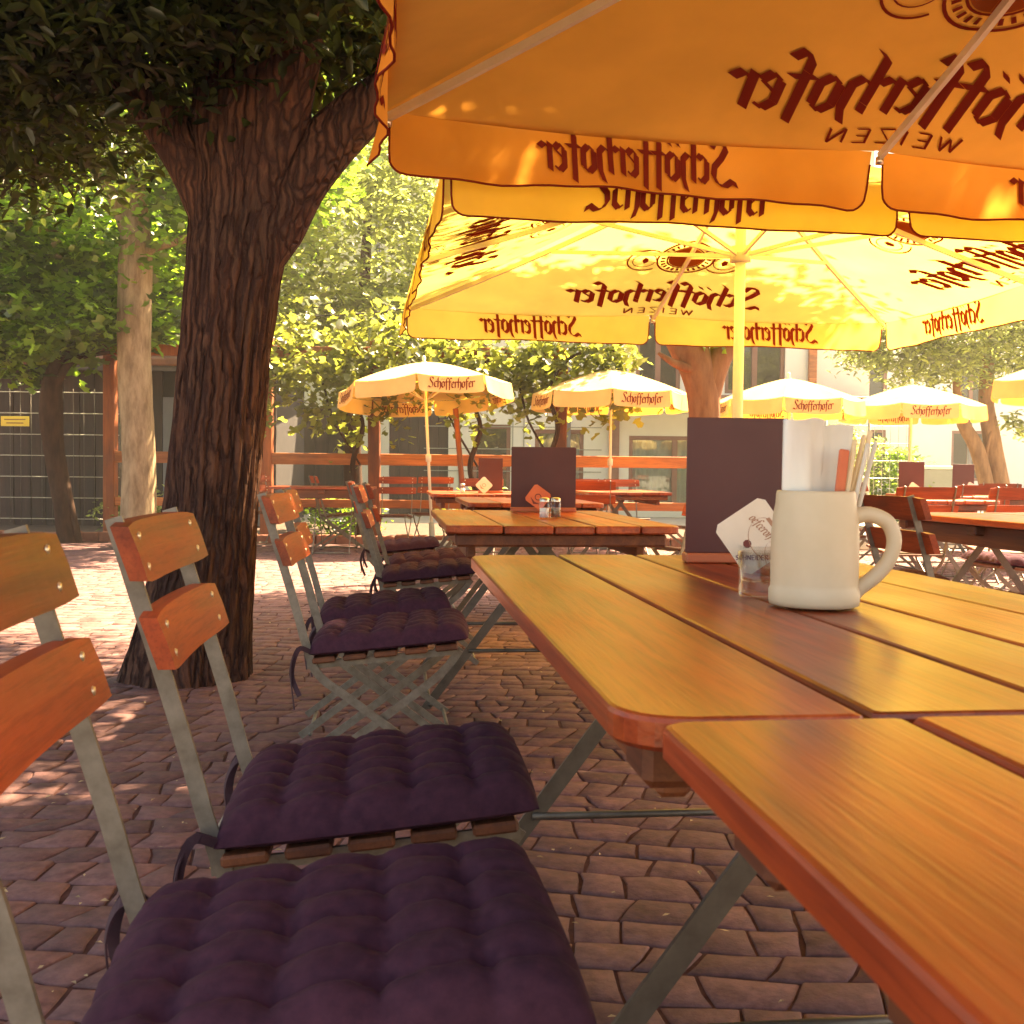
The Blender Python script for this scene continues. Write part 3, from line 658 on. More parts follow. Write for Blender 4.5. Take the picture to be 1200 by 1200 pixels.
o1 = octagon_parasol((-.93, 12.5, 0), R(-68), 'tilted white topped small parasol standing nearest the vine post')
G8 = 'small parasols by the fence'
P4 = dup(o1, (1.21, 13.2, 0), R(-72), 'upright white topped small parasol before the window with curtains', G8)
P5 = dup(o1, (3.66, 14.2, 0), R(-85), 'small white topped parasol just behind the forked tree trunk', G8)
P6 = dup(o1, (5.6, 15.0, 0), R(-95), 'small dappled parasol standing before the wire gate', G8)
P7 = dup(o1, (6.35, 11.6, 0), R(-120), 'small yellow parasol near the two stemmed tree, dappled with shade', G8)
o1.rotation_euler = (R(1.5), R(-5.5), R(-68)); o1.location.z = .03
P7.scale = (1.0,) * 3; o1.scale = (.95,) * 3
for p_ in (P4, P5, P6): p_.scale = (.90, .90, .955)

# ------------------------------------------------------------------ tables
def plank_mesh(x0, x1, y0, y1, z0, z1, rc, ch=.005):
    """rc: corner radii at (x0,y0),(x1,y0),(x1,y1),(x0,y1)"""
    o = []
    for (cx, cy, sx, sy, r, a0) in ((x0, y0, 1, 1, rc[0], math.pi), (x1, y0, -1, 1, rc[1], 1.5 * math.pi), (x1, y1, -1, -1, rc[2], 0), (x0, y1, 1, -1, rc[3], .5 * math.pi)):
        r = max(r, .004); ox, oy = cx + sx * r, cy + sy * r; n = 7 if r > .01 else 2
        for i in range(n): a = a0 + .5 * math.pi * i / (n - 1); o.append((ox + r * math.cos(a), oy + r * math.sin(a)))
    m = len(o); cx, cy = (x0 + x1) / 2, (y0 + y1) / 2; hx, hy = (x1 - x0) / 2, (y1 - y0) / 2
    ins = lambda p, e: (cx + (p[0] - cx) * (1 - e / hx), cy + (p[1] - cy) * (1 - e / hy))
    vs_ = [(*ins(p, ch), z0) for p in o] + [(*p, z0 + ch) for p in o] + [(*p, z1 - ch) for p in o] + [(*ins(p, ch * .35), z1 - ch * .3) for p in o] + [(*ins(p, ch), z1) for p in o]
    f = [(r * m + i, r * m + (i + 1) % m, (r + 1) * m + (i + 1) % m, (r + 1) * m + i) for r in range(4) for i in range(m)]
    mb = MB(); mb.add(vs_, f + [tuple(range(m))[::-1], tuple(4 * m + i for i in range(m))]); return mb
PW = [.196, .172, .140, .158, .142]
def make_table(loc, rz, label, L=1.6, steel='steel_dark', rc=.055):
    t = thing('beer_garden_table', label, 'table', loc, rz, 'plank topped folding tables'); W = sum(PW) + .006 * 4; x = -W / 2; q = random.Random(int(L * 100))
    for i, wd_ in enumerate(PW):
        r0 = rc if i == 0 else .004; r1 = rc if i == 4 else .004
        dz = q.uniform(-.0012, .0012)
        plank_mesh(x, x + wd_, -L / 2 + q.uniform(0, .004), L / 2 - q.uniform(0, .004), .721 + dz, .750 + dz, (r0, r1, r1, r0)).build('plank', 'table_wood', t)
        x += wd_ + .006
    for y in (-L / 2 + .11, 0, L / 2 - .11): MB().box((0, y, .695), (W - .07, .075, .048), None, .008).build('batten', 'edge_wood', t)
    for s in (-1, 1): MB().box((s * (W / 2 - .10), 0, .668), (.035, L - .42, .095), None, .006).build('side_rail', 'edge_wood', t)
    for yy in (-L / 2 + .50, L / 2 - .25):
        for s in (-1, 1):
            MB().tube([(s * .03, yy + s * .006, .666), (-s * .47, yy + s * .006, .0)], 0, flat=(.034, .008), up=(0, 1, 0)).build('leg', steel, t)
        MB().tube([(-.30, yy, .23), (.30, yy, .23)], .008, 7).build('axle', steel, t)
        MB().tube([(0, yy, .60), (0, yy * .25, .665)], 0, flat=(.022, .006), up=(1, 0, 0)).build('brace', steel, t)
    for s in (-1, 1): MB().tube([(s * .45, -L / 2 + .49, .02), (s * .45, L / 2 - .24, .02)], .008, 8).build('crossbar', steel, t)
    return t
U = Vector((-.1132, .9936, 0)); V = Vector((.9936, .1132, 0)); RT = R(6.5); TW = sum(PW) + .024
def table_at(nl, label, L=1.6, rz=RT, **k):   # nl = near left corner
    u = Vector((-math.sin(rz), math.cos(rz), 0)); v = Vector((math.cos(rz), math.sin(rz), 0))
    c = Vector((*nl, 0)) + v * TW / 2 + u * L / 2; return make_table(c, rz, label, L, **k)
PB = Vector((.086, .805, 0))
pa = PB + V * .026 - U * 1.604
table_at((pa.x, pa.y), 'varnished plank table pushed end to end against the table carrying the mug', rc=.02)
table_at((PB.x, PB.y), 'varnished plank table carrying the stoneware mug and menu card')
table_at((-.225, 3.66), 'plank table with two glass shakers and a square menu card', 1.5)
table_at((-.26, 6.35), 'bare plank table next beyond the table with the two shakers', 1.4)
table_at((-.66, 8.75), 'plank table with small menu card and coaster near the vine', 1.4)
table_at((2.12, 4.05), 'plank table beside the chair whose back is turned to the mug', 1.5)
table_at((3.0, 8.2), 'plank table with menu card and cream coaster beneath the big yellow parasol edge', 1.5)
table_at((4.1, 9.9), 'far plank table with small menu card before the two stemmed tree', 1.4)
table_at((.75, 10.3), 'bare plank table beneath the upright small parasol', 1.4)
table_at((-2.75, 12.55), 'bare folding table with pale crossed legs beside the kerb', 1.15, R(-86), steel='steel')
table_at((5.3, 12.6), 'bare plank table beneath the parasol before the wire gate', 1.4, R(10), steel='steel')

# ------------------------------------------------------------------ chairs
def bar(path, y, mat, name, par, w_=.024, t_=.007, n=5):
    return MB().tube(smooth_path([(p[0], y, p[1]) for p in path], n), 0, flat=(w_, t_), up=(0, 1, 0)).build(name, mat, par)
def slat_mesh(z0, z1, lean, x0, hw=.225, th=.024, bow=.011):
    n = 12; vs_ = []
    for i in range(n + 1):
        y = -hw + 2 * hw * i / n; xo = x0 - bow * (1 - (y / hw) ** 2)
        for (dx, dz) in ((0, 0), (.0, 1), (1, 1), (1, 0)):
            e = .004
            z = z0 + e if dz == 0 else z1 - e; vs_.append((xo + lean * (z - z0) + dx * th, y, z - (.006 * (abs(y) / hw) ** 6 if dz else -.006 * (abs(y) / hw) ** 6)))
        vs_.append((xo + lean * ((z0 + z1) / 2 - z0) + th * 1.06, y, (z0 + z1) / 2))
    f = []
    for i in range(n):
        a, b = i * 5, (i + 1) * 5
        for (p, q) in ((0, 1), (1, 2), (2, 4), (4, 3), (3, 0)): f.append((a + p, a + q, b + q, b + p))
    f += [(0, 3, 4, 2, 1), (n * 5, n * 5 + 1, n * 5 + 2, n * 5 + 4, n * 5 + 3)]
    mb = MB(); mb.add(vs_, f, False); return mb
LB = [(-.355, .868), (-.262, .56), (-.226, .43), (-.190, .345), (-.08, .260), (.25, .012)]
SB = [(.215, .415), (.17, .355), (.08, .28), (-.28, .012)]
def seatz(x): return .390 + (x + .19) * .100
def make_chair(label, detail=True):
    t = thing('folding_chair', label, 'chair', (0, 0, 0), 0, 'wooden folding chairs')
    for s in (-1, 1):
        bar(LB, s * .178, 'steel', 'back_leg', t); bar(SB, s * .160, 'steel', 'front_leg', t)
    for (z0, z1) in ((.775, .868), (.655, .745)):
        lean = -.302; x0 = -.355 + (.868 - z0) * .302 + .006
        sl_ = slat_mesh(z0, z1, lean, x0).build('back_slat', 'slat_wood', t)
        if detail:
            for s in (-1, 1):
                for zz in (z0 + .025, z1 - .025):
                    y = s * .178; xo = x0 - .011 * (1 - (y / .225) ** 2) + lean * (zz - z0) + .0245
                    MB().lathe([(0, .0016), (.0055, .001), (.0065, -.002)], (0, 0, 0), 8).build('screw', 'screw_metal', sl_, (xo + .0008, y, zz), (0, R(90), 0))
    for i in range(5):
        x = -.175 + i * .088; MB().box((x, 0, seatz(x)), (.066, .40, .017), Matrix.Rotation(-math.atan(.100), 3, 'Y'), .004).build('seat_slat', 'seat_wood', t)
    for s in (-1, 1): MB().tube([(-.225, s * .17, seatz(-.225) - .016), (.215, s * .17, seatz(.215) - .016)], 0, flat=(.02, .007), up=(0, 1, 0)).build('seat_rail', 'steel', t)
    for (x, z) in ((.235, .022), (-.245, .022), (-.222, .405)): MB().tube([(x, -.18, z), (x, .18, z)], .007, 7).build('crossbar', 'steel', t)
    return t
def cushion_mesh(seed, nx=5, ny=6, n=54):
    q = random.Random(seed); hx, hy = .236, .208; mb = MB(); vs_ = []; off = q.uniform(0, 50)
    def top(u, v):   # u,v in -1..1
        e = max(0, 1 - abs(u) ** 7) * max(0, 1 - abs(v) ** 7)
        cu, cv = (u + 1) / 2 * nx, (v + 1) / 2 * ny
        cu += .10 * noise.noise((u * 2, v * 2, off)); cv += .10 * noise.noise((u * 2, v * 2, off + 9))
        a, b = abs(math.sin(math.pi * cu)), abs(math.sin(math.pi * cv))
        # tufts at the grid crossings, soft valleys between
        puff = .30 + .70 * (a ** .5 * .55 + b ** .5 * .45) * (1 - .55 * (1 - a) ** 2 * (1 - b) ** 2)
        puff -= .34 * math.exp(-((1 - a) ** 0 * (math.sin(math.pi * cu) ** 2 + math.sin(math.pi * cv) ** 2) / .06))
        return e ** .42 * (.012 + .044 * puff + .004 * noise.noise((u * 6, v * 6, off)) + .0045 * noise.noise((u * 14, v * 5, off)) * (1 - a * b) + .0022 * noise.noise((u * 23, v * 19, off)))
    for s in (1, -1):
        for i in range(n + 1):
            for j in range(n + 1):
                u, v = 2 * i / n - 1, 2 * j / n - 1; sq = 1 - .03 * (u * u * v * v) - .012 * abs(math.sin(math.pi * (v + 1) / 2 * ny)) * (abs(u) > .97) * 0
                h = top(u, v); z = .012 + (h if s > 0 else -.012 * max(0, 1 - abs(u) ** 7) ** .4 * max(0, 1 - abs(v) ** 7) ** .4)
                vs_.append((u * hx * sq, v * hy * sq, z))
    m = (n + 1) ** 2; f = []
    for i in range(n):
        for j in range(n):
            a = i * (n + 1) + j; f.append((a, a + n + 1, a + n + 2, a + 1)); f.append((m + a, m + a + 1, m + a + n + 2, m + a + n + 1))
    mb.add(vs_, f, True); return mb.mesh('cushion', 'cushion')
CUSH = [cushion_mesh(s) for s in (1, 2)]
def make_cushion(chair, label, k=0, dz=0., dx=.0):
    t = thing('seat_cushion', label, 'cushion', (0, 0, 0), 0, 'tufted seat cushions')
    t.matrix_world = Matrix.Translation(chair.location) @ Matrix.Rotation(chair.rotation_euler.z, 4, 'Z') @ Matrix.Translation((.012 + dx, 0, seatz(.012) + .0105)) @ Matrix.Rotation(-math.atan(.100), 4, 'Y')
    put('pad', CUSH[k % 2], t)
    q = random.Random(k * 7 + 1)
    for s in (-1, 1):
        for e in (0, 1):
            y = s * (.19 + .012 * e)
            pts = smooth_path([(-.225, y, .02), (-.255, y + .012 * s, .030), (-.282, y + .02 * s + .02 * e, -.02 - .02 * e), (-.282 + .02 * e, y + .028 * s, -.10 - .04 * q.random())], 5)
            MB().tube(pts, 0, flat=(.014, .0025), up=(0, 1, 0) if e else (1, .3, 0)).build('tie', 'cushion_tie', t)
    return t
CH = make_chair('wooden folding chair with tufted cushion pulled up beside the join of the two near tables')
CF = None
def chair(loc, rz, label, far=False):
    return dup(CH, (*loc, 0), rz, label, 'wooden folding chairs')
CH.location = (-.185, 1.075, 0); CH.rotation_euler = (0, 0, R(8))
make_cushion(CH, 'plum tufted cushion on the chair at the join of the two near tables', 0)
for k, (x, y, a, l, lc) in enumerate([
  (-.215, 1.68, 6, 'wooden folding chair with tufted cushion facing the table with the mug, before the tree trunk', 'plum tufted cushion on the chair facing the mug table near the trunk'),
  (-.375, 3.24, 4, 'wooden folding chair past the big tree trunk, nearer the mug table of its pair', 'dark tufted cushion with hanging tie on the chair just past the trunk'),
  (-.47, 3.86, 7, 'wooden folding chair past the big tree trunk, nearer the shaker table of its pair', 'dark tufted cushion on the chair alongside the table with shakers'),
  (-.42, 5.25, 5, 'wooden folding chair beyond the far end of the table with shakers', 'dark tufted cushion on the chair beyond the shaker table'),
  (-.47, 5.95, 8, 'wooden folding chair next to the near end of the bare plank table', 'dark tufted cushion on the chair at the bare table near end'),
  (-.72, 7.0, 6, 'wooden folding chair at the middle of the bare plank table', 'dark tufted cushion on the chair at the bare table middle'),
  (1.72, 3.98, 10, 'folding chair seen from behind right of the mug handle', 'plum cushion on the chair seen from behind near the mug handle'),
  (1.70, 4.85, 6, 'folding chair half hidden behind the mug handle', 'plum cushion on the chair half hidden by the mug'),
  (2.95, 6.2, 184, 'folding chair with dark cushion beyond the table right of the mug', 'dark plum cushion on the chair beyond the right hand table')]):
    c = chair((x, y), R(a), l); make_cushion(c, lc, k + 1)
for (x, y, a, l) in [
  (1.02, 6.6, 215, 'folding chair with orange slats by the right edge of the bare plank table'),
  (1.25, 7.35, 200, 'folding chair second along the right side of the bare plank table'),
  (.80, 11.9, 268, 'orange slatted folding chair behind the table under the upright small parasol'),
  (1.30, 11.95, 280, 'orange slatted folding chair turned aside under the upright small parasol'),
  (.72, 9.75, 85, 'folding chair seen from behind before the table under the upright parasol'),
  (1.75, 10.5, 190, 'folding chair on the trunk side of the table under the upright parasol'),
  (-1.38, 12.4, 268, 'orange slatted folding chair beside the pole of the tilted small parasol'),
  (-1.0, 13.0, 262, 'orange slatted folding chair between tilted parasol pole and rail'),
  (-2.05, 12.75, 20, 'folding chair tucked at the end of the table by the kerb'),
  (-3.1, 13.05, 300, 'folding chair behind the big trunk at the kerb side table'),
  (-.35, 10.9, 265, 'folding chair at the far end of the table with small menu card'),
  (2.80, 7.55, 95, 'folding chair before the table with cream coaster, seen from behind'),
  (3.55, 7.7, 88, 'orange backed folding chair before the cream coaster table on its right half'),
  (4.25, 8.9, 184, 'folding chair on the far right side of the cream coaster table'),
  (2.72, 9.0, 5, 'folding chair on the mug side of the cream coaster table'),
  (4.10, 9.5, 84, 'orange backed folding chair before the far table with small menu card'),
  (4.75, 9.45, 96, 'orange backed folding chair beside the one before the far menu card table'),
  (3.75, 10.7, 10, 'folding chair at the left side of the far menu card table'),
  (5.35, 10.9, 178, 'folding chair at the right side of the far menu card table'),
  (5.5, 12.2, 80, 'folding chair before the bare table under the gate parasol'),
  (3.35, 12.6, 300, 'folding chair standing alone on sunlit cobbles near the forked tree'),
  (2.95, 4.75, 186, 'folding chair on the far right side of the table right of the mug')]:
    chair((x, y), R(a), l)

# ------------------------------------------------------------------ things on the tables
TZ = .7512
def menu(x, y, rz, label, w_=.212, h=.300):
    t = thing('menu_card', label, 'menu card', (x, y, TZ), rz, 'upright menu cards')
    MB().box((0, 0, .010), (w_ + .004, .055, .020), None, .003).build('base', 'base_wood', t)
    MB().box((0, 0, .012 + h / 2), (w_, .005, h - .016), None, .001).build('card', 'menu_card', t)
    return t
menu(.472, 2.24, R(1), 'tall dark maroon menu card standing behind the stoneware mug')
menu(.147, 5.02, R(1), 'square dark maroon menu card behind the two glass shakers', .305, .30)
menu(-.19, 9.3, R(2), 'small dark menu card on the plank table near the vine')
menu(3.28, 8.75, R(2), 'dark menu card with cream coaster leaning on it')
menu(4.32, 10.2, R(2), 'dark menu card on the far table before the two stemmed tree')

def lathe_thing(mb, *a): return mb
mug = thing('stoneware_mug', 'cream stoneware beer mug with handle holding napkins and sticks', 'mug', (.428, 1.50, TZ), R(-4))
MB().lathe([(0, .002), (.056, .002), (.0615, .004), (.0625, .010), (.0625, .024), (.0605, .028), (.0600, .034), (.0605, .06), (.0600, .105), (.0580, .130), (.0550, .146), (.0545, .158), (.0535, .163), (.0515, .164), (.0495, .160), (.0495, .14), (.053, .10), (.053, .012), (0, .010)], (0, 0, 0), 48).build('body', 'stoneware', mug)
hp = smooth_path([(.053, 0, .128), (.075, 0, .131), (.100, 0, .120), (.1095, 0, .095), (.103, 0, .068), (.085, 0, .045), (.064, 0, .028), (.056, 0, .020)], 6)
MB().tube(hp, [.0105 + .002 * abs(i / len(hp) - .5) for i in range(len(hp))], 12).build('handle', 'stoneware', mug)
def napkin(x, y, rz, tilt, label, w_, h, fold):
    mb = MB(); n = 10; vs_ = []
    for i in range(n + 1):
        u = i / n - .5; yy = .003 * math.sin(u * 9) + fold * abs(u) * .06
        for z in (0, h * .5, h + .002 * math.sin(u * 7)): vs_.append((u * w_, yy + .004 * math.sin(z * 40 + u * 5), z))
    m = len(vs_); vs_ += [(a, b + .006, c * .992) for a, b, c in vs_]
    f = [(i * 3 + j, (i + 1) * 3 + j, (i + 1) * 3 + j + 1, i * 3 + j + 1) for i in range(n) for j in range(2)]
    f += [tuple(k + m for k in q[::-1]) for q in f] + [(2, 5 + 0, 5 + m, 2 + m)] + [(i * 3 + 2, i * 3 + 2 + m, i * 3 + 5 + m, i * 3 + 5) for i in range(1, n)] + [(0, 1, 1 + m, m), (1, 2, 2 + m, 1 + m), (n * 3, n * 3 + m, n * 3 + 1 + m, n * 3 + 1), (n * 3 + 1, n * 3 + 1 + m, n * 3 + 2 + m, n * 3 + 2)]
    mb.add(vs_, f, True)
    o = mb.build('paper_napkin', 'paper', None, (.428 + x, 1.50 + y, TZ + .016), (R(tilt[0]), R(tilt[1]), R(rz)))
    return tag(o, label, 'napkin', 'napkins in the mug')
napkin(-.012, .002, 6, (-2, 1), 'white folded napkin standing at the front of the mug', .056, .250, .5)
napkin(.012, .022, -4, (-3, 3), 'white folded napkin standing at the back of the mug', .064, .242, -.4)
def sleeve(x, y, lean, rz, L, w_, mat, label, cat='stick', name='wooden_stick'):
    mb = MB(); mb.box((0, 0, L / 2), (w_, .006, L), None, .002)
    return tag(mb.build(name, mat, None, (.428 + x, 1.50 + y, TZ + .018), (R(-3), R(lean), R(rz))), label, cat, 'sticks in the mug')
sleeve(.016, -.016, 7, 10, .206, .015, 'paper_red', 'short red brown paper sleeve leaning in the mug', 'paper sleeve', 'paper_sleeve')
sleeve(.022, .004, 9.5, 0, .222, .007, 'stick_pale', 'tan stick leaning in the mug against the red sleeve')
sleeve(.026, -.010, 11.5, -8, .218, .006, 'stick_grey', 'pale grey stick at the middle of the bundle in the mug')
sleeve(.028, .012, 14.2, 5, .240, .007, 'stick_pale', 'longest tan stick leaning furthest out of the mug')
sleeve(.024, .018, 12.6, -4, .232, .006, 'stick_pale', 'tan stick at the back of the bundle in the mug')
sleeve(.020, -.020, 10.2, 15, .214, .006, 'stick_pale', 'tan stick just right of the red sleeve in the mug')
sleeve(.030, -.004, 16.5, 12, .226, .006, 'stick_grey', 'pale grey stick leaning lowest over the mug rim')

def jar(x, y, label, fill, r=.021, h=.082):
    t = thing('glass_shaker', label, 'shaker', (x, y, TZ), 0, 'glass shakers on the table')
    MB().lathe([(0, .001), (r * .95, .001), (r, .006), (r, h * .78), (r * .85, h * .84), (r * .85, h * .86)], (0, 0, 0), 18).build('glass', 'clear_glass', t)
    MB().lathe([(0, .004), (r * .88, .004), (r * .90, h * .50), (0, h * .52)], (0, 0, 0), 16).build('filling', fill, t)
    MB().lathe([(r * .92, h * .82), (r * .95, h * .98), (r * .6, h * 1.02), (0, h * 1.03)], (0, 0, 0), 16).build('lid', 'lid_metal', t)
jar(.130, 4.27, 'glass salt shaker with white filling and metal lid', 'salt'); jar(.176, 4.30, 'glass pepper shaker with brown filling and metal lid', 'pepper')
jar(-.42, 9.0, 'tiny glass shaker on the table near the vine', 'salt')

def coaster(x, y, z, tilt, roll, rz, label, mat='coaster', s=.094, script=True):
    t = thing('beer_coaster', label, 'coaster', (x, y, z), 0, 'card beer coasters')
    t.rotation_euler = (R(tilt), R(roll), R(rz)); h = s / 2
    b = plank_mesh(-h, h, -h, h, -.0009, .0009, (.010,) * 4, .0003); b.v = [(p[0], p[2], p[1]) for p in b.v]; b.f = [q[::-1] for q in b.f]
    b.build('card', mat, t); fn = lambda a, c: (Vector((a, -.0009, c)), Vector((0, -1, 0)))
    if script:
        a = R(-roll); ca, sa = math.cos(a), math.sin(a); rot = lambda c: [(x_ * ca + y_ * sa, -x_ * sa + y_ * ca) for x_, y_ in c]
        q, wd_ = text_quads('SCHNEIDER', CAPS, (.22, .15), 0, .6, .16); u = .058 / wd_
        print_mesh([rot([(x_ * u - .004, y_ * u * 1.15 - .042) for x_, y_ in c]) for c in q], fn, False, .0004, .00001).build('lettering', 'ink_violet', t)
        # looping script line and a small round stamp
        sw = []
        pts = [(.005 + .030 * math.cos(k * .16) * (1 - k * .011) + .0004 * k, .012 + .030 * math.sin(k * .16) * (1 - k * .006) - .0009 * k) for k in range(64)]
        for p_, q_ in zip(pts[:-1], pts[1:]): sw.append(rot([(p_[0] - .0005, p_[1] - .0004), (p_[0] + .0005, p_[1] + .0004), (q_[0] + .0005, q_[1] + .0004), (q_[0] - .0005, q_[1] - .0004)]))
        q, wd_ = text_quads('oefceroh', GL, (.17, .12), .2, .9); u = .050 / wd_; a2 = R(-48)
        for c in q: sw.append(rot([((x_ * math.cos(a2) - y_ * math.sin(a2)) * u + .006, (x_ * math.sin(a2) + y_ * math.cos(a2)) * u + .012) for x_, y_ in c]))
        print_mesh(sw, fn, False, .0005, .00001).build('script', 'ink_tan', t)
        print_mesh([rot(c) for c in ring_polys(-.013, -.014, 0, .0075, 9)], fn, False, .0004, .00001).build('stamp', 'ink', t)
        print_mesh([rot([(.020, .030), (.026, .033), (.036, .020), (.030, .016)])], fn, False, .0004).build('stamp', 'ink_tan', t)
    else:
        print_mesh(ring_polys(0, 0, .012, .016, 14) + [[(-.03, -.02), (.0, -.04), (.03, -.02), (.0, -.028)]], fn, False, .0006, .00001).build('stamp', 'ink_tan' if mat == 'coaster' else 'ink', t)
coaster(.425, 1.86, TZ + .078, -10, -34, 3, 'cream coaster with violet lettering propped in a glass beside the mug', s=.104)
coaster(.12, 4.93, TZ + .070, -14, 36, 0, 'small red coaster leaning on the square menu card', 'coaster_red', .094, False)
coaster(3.27, 8.66, TZ + .070, -14, 36, 0, 'cream coaster leaning on the menu card under the yellow parasol', 'coaster', .105, False)
coaster(4.36, 10.1, TZ + .070, -14, 30, 0, 'cream coaster leaning on the far menu card', 'coaster', .105, False)
coaster(-.24, 9.05, TZ + .070, -14, 45, 0, 'cream coaster standing on the table near the vine', 'coaster', .11, False)
def tumbler(x, y, label, r=.033, h=.062, rb=.026):
    t = thing('glass_tumbler', label, 'glass', (x, y, TZ))
    MB().lathe([(0, .001), (rb, .001), (rb + .002, .004), (r, h), (r - .003, h), (rb - .002, .010), (0, .010)], (0, 0, 0), 24).build('bowl', 'clear_glass', t)
tumbler(.428, 1.85, 'clear glass holding the lettered coaster beside the mug')
tumbler(.372, 1.60, 'small clear glass half hidden behind the left of the mug', .030, .070, .026)
# ------------------------------------------------------------------ trees and vines
LEAF = {
 'blade': (np.array([(0, 0, 0), (-.20, .30, .06), (-.17, .68, .03), (0, 1, -.10), (.17, .68, .03), (.20, .30, .06)]), [(0, 2, 1), (0, 3, 2), (0, 4, 3), (0, 5, 4)]),
 'oval': (np.array([(0, 0, 0), (-.26, .45, .07), (0, 1, -.06), (.26, .45, .07)]), [(0, 2, 1), (0, 3, 2)]),
 'lobed': (np.array([(0, 0, 0), (-.52, .22, .08), (-.26, .42, .03), (-.36, .84, .05), (0, 1.0, -.08), (.36, .84, .05), (.26, .42, .03), (.52, .22, .08)]), [(0, 2, 1), (0, 4, 2), (2, 4, 3), (0, 6, 4), (6, 5, 4), (0, 7, 6)]),
}
def leaf_mesh(name, pos, size, kind, mat, flat=.6, droop=.0):
    T, F = LEAF[kind]; n = len(pos); k = len(T)
    nrm = RNG.normal(size=(n, 3)); nrm[:, 2] = np.abs(nrm[:, 2]) + flat * 1.6; nrm /= np.linalg.norm(nrm, axis=1)[:, None]
    d_ = RNG.normal(size=(n, 3)); d_[:, 2] -= droop; d_ -= nrm * np.sum(d_ * nrm, 1)[:, None]; d_ /= np.linalg.norm(d_, axis=1)[:, None]
    s_ = np.cross(d_, nrm); sz = size * RNG.uniform(.6, 1.3, n)
    Vv = pos[:, None, :] + sz[:, None, None] * (T[None, :, 0, None] * s_[:, None] + T[None, :, 1, None] * d_[:, None] + T[None, :, 2, None] * nrm[:, None])
    Fa = np.array(F); fa = (Fa[None] + (np.arange(n) * k)[:, None, None]).reshape(-1)
    me = bpy.data.meshes.new(name); me.vertices.add(n * k); me.vertices.foreach_set('co', Vv.reshape(-1).astype(np.float32))
    nt_ = n * len(F); me.loops.add(nt_ * 3); me.loops.foreach_set('vertex_index', fa.astype(np.int32))
    me.polygons.add(nt_); me.polygons.foreach_set('loop_start', np.arange(0, nt_ * 3, 3, dtype=np.int32)); me.polygons.foreach_set('loop_total', np.full(nt_, 3, dtype=np.int32))
    me.materials.append(M[mat]); me.update(calc_edges=True); return me
def clumps(center, rad, ncl, per, sig, shell=.55, zmin=None):
    """leaf positions: clumps through an ellipsoid, denser towards its skin, each clump flattened and uneven"""
    d_ = RNG.normal(size=(ncl, 3)); d_ /= np.linalg.norm(d_, axis=1)[:, None]
    r = RNG.uniform(0, 1, ncl) ** (1 / 3) * (1 - shell) + shell * RNG.uniform(.75, 1.05, ncl); r = np.minimum(r, 1.08)
    c = np.array(center) + d_ * r[:, None] * np.array(rad)
    s = sig * RNG.uniform(.6, 1.5, (ncl, 1, 1)) * np.array([1, 1, .55])
    p = (c[:, None, :] + RNG.normal(size=(ncl, per, 3)) * s).reshape(-1, 3)
    if zmin is not None: p = p[p[:, 2] > zmin]
    return p
def trunk_mesh(path, rads, nseg=26, nper=40, furrow=.05, fscale=9., lump=.05):
    pts = smooth_path(path, nper); rs = np.interp(np.linspace(0, len(rads) - 1, len(pts)), range(len(rads)), rads)
    vs_ = []; pu = None
    for i, p in enumerate(pts):
        t = (pts[min(i + 1, len(pts) - 1)] - pts[max(i - 1, 0)]).normalized()
        if pu is None: pu = Vector((0, -1, 0)) if abs(t.y) < .9 else Vector((1, 0, 0))
        a = t.cross(pu).normalized(); pu = a.cross(t).normalized()
        for k in range(nseg):
            th = 2 * math.pi * k / nseg; dd = a * math.cos(th) + pu * math.sin(th); r = rs[i]
            q = Vector((math.cos(th) * 2.2, math.sin(th) * 2.2, p.z * .5))
            l = 1 + lump * 2 * noise.noise(q * 1.0 + Vector((0, 0, 3)))
            if furrow:
                w_ = Vector((math.cos(th) * fscale * .35, math.sin(th) * fscale * .35, p.z * 1.1)); nz = noise.noise(w_ + Vector((noise.noise(w_ * .6), 0, 0)) * .8)
                l += furrow * (1 - 2.2 * abs(nz)) + furrow * .4 * noise.noise(w_ * 3.1)
            vs_.append(p + dd * r * l)
    m = nseg; f = [(i * m + k, i * m + (k + 1) % m, (i + 1) * m + (k + 1) % m, (i + 1) * m + k) for i in range(len(pts) - 1) for k in range(m)]
    f.append(tuple((len(pts) - 1) * m + k for k in range(m)))
    mb = MB(); mb.add(vs_, f, True); return mb
def tree(name, label, base, trunk, rads, limbs, crown, leaf, size, mat, bark, kind='oval', cat='tree', group='garden trees', nseg=18, nper=10, furrow=.04, fscale=8., flat=.6, droop=0.):
    t = thing(name, label, cat, base, 0, group); b = Vector(base); loc = lambda P: [Vector(p) - b for p in P]
    tr = trunk_mesh(loc(trunk), rads, nseg, nper, furrow, fscale).build('trunk', bark, t)
    for P, rr_ in limbs: trunk_mesh(loc(P), rr_, max(8, nseg // 2), 6, .02, 6).build('limb', bark, tr)
    P = np.concatenate(crown) - np.array(base); put('crown', leaf_mesh('crown', P, size, kind, mat, flat, droop), t)
    return t
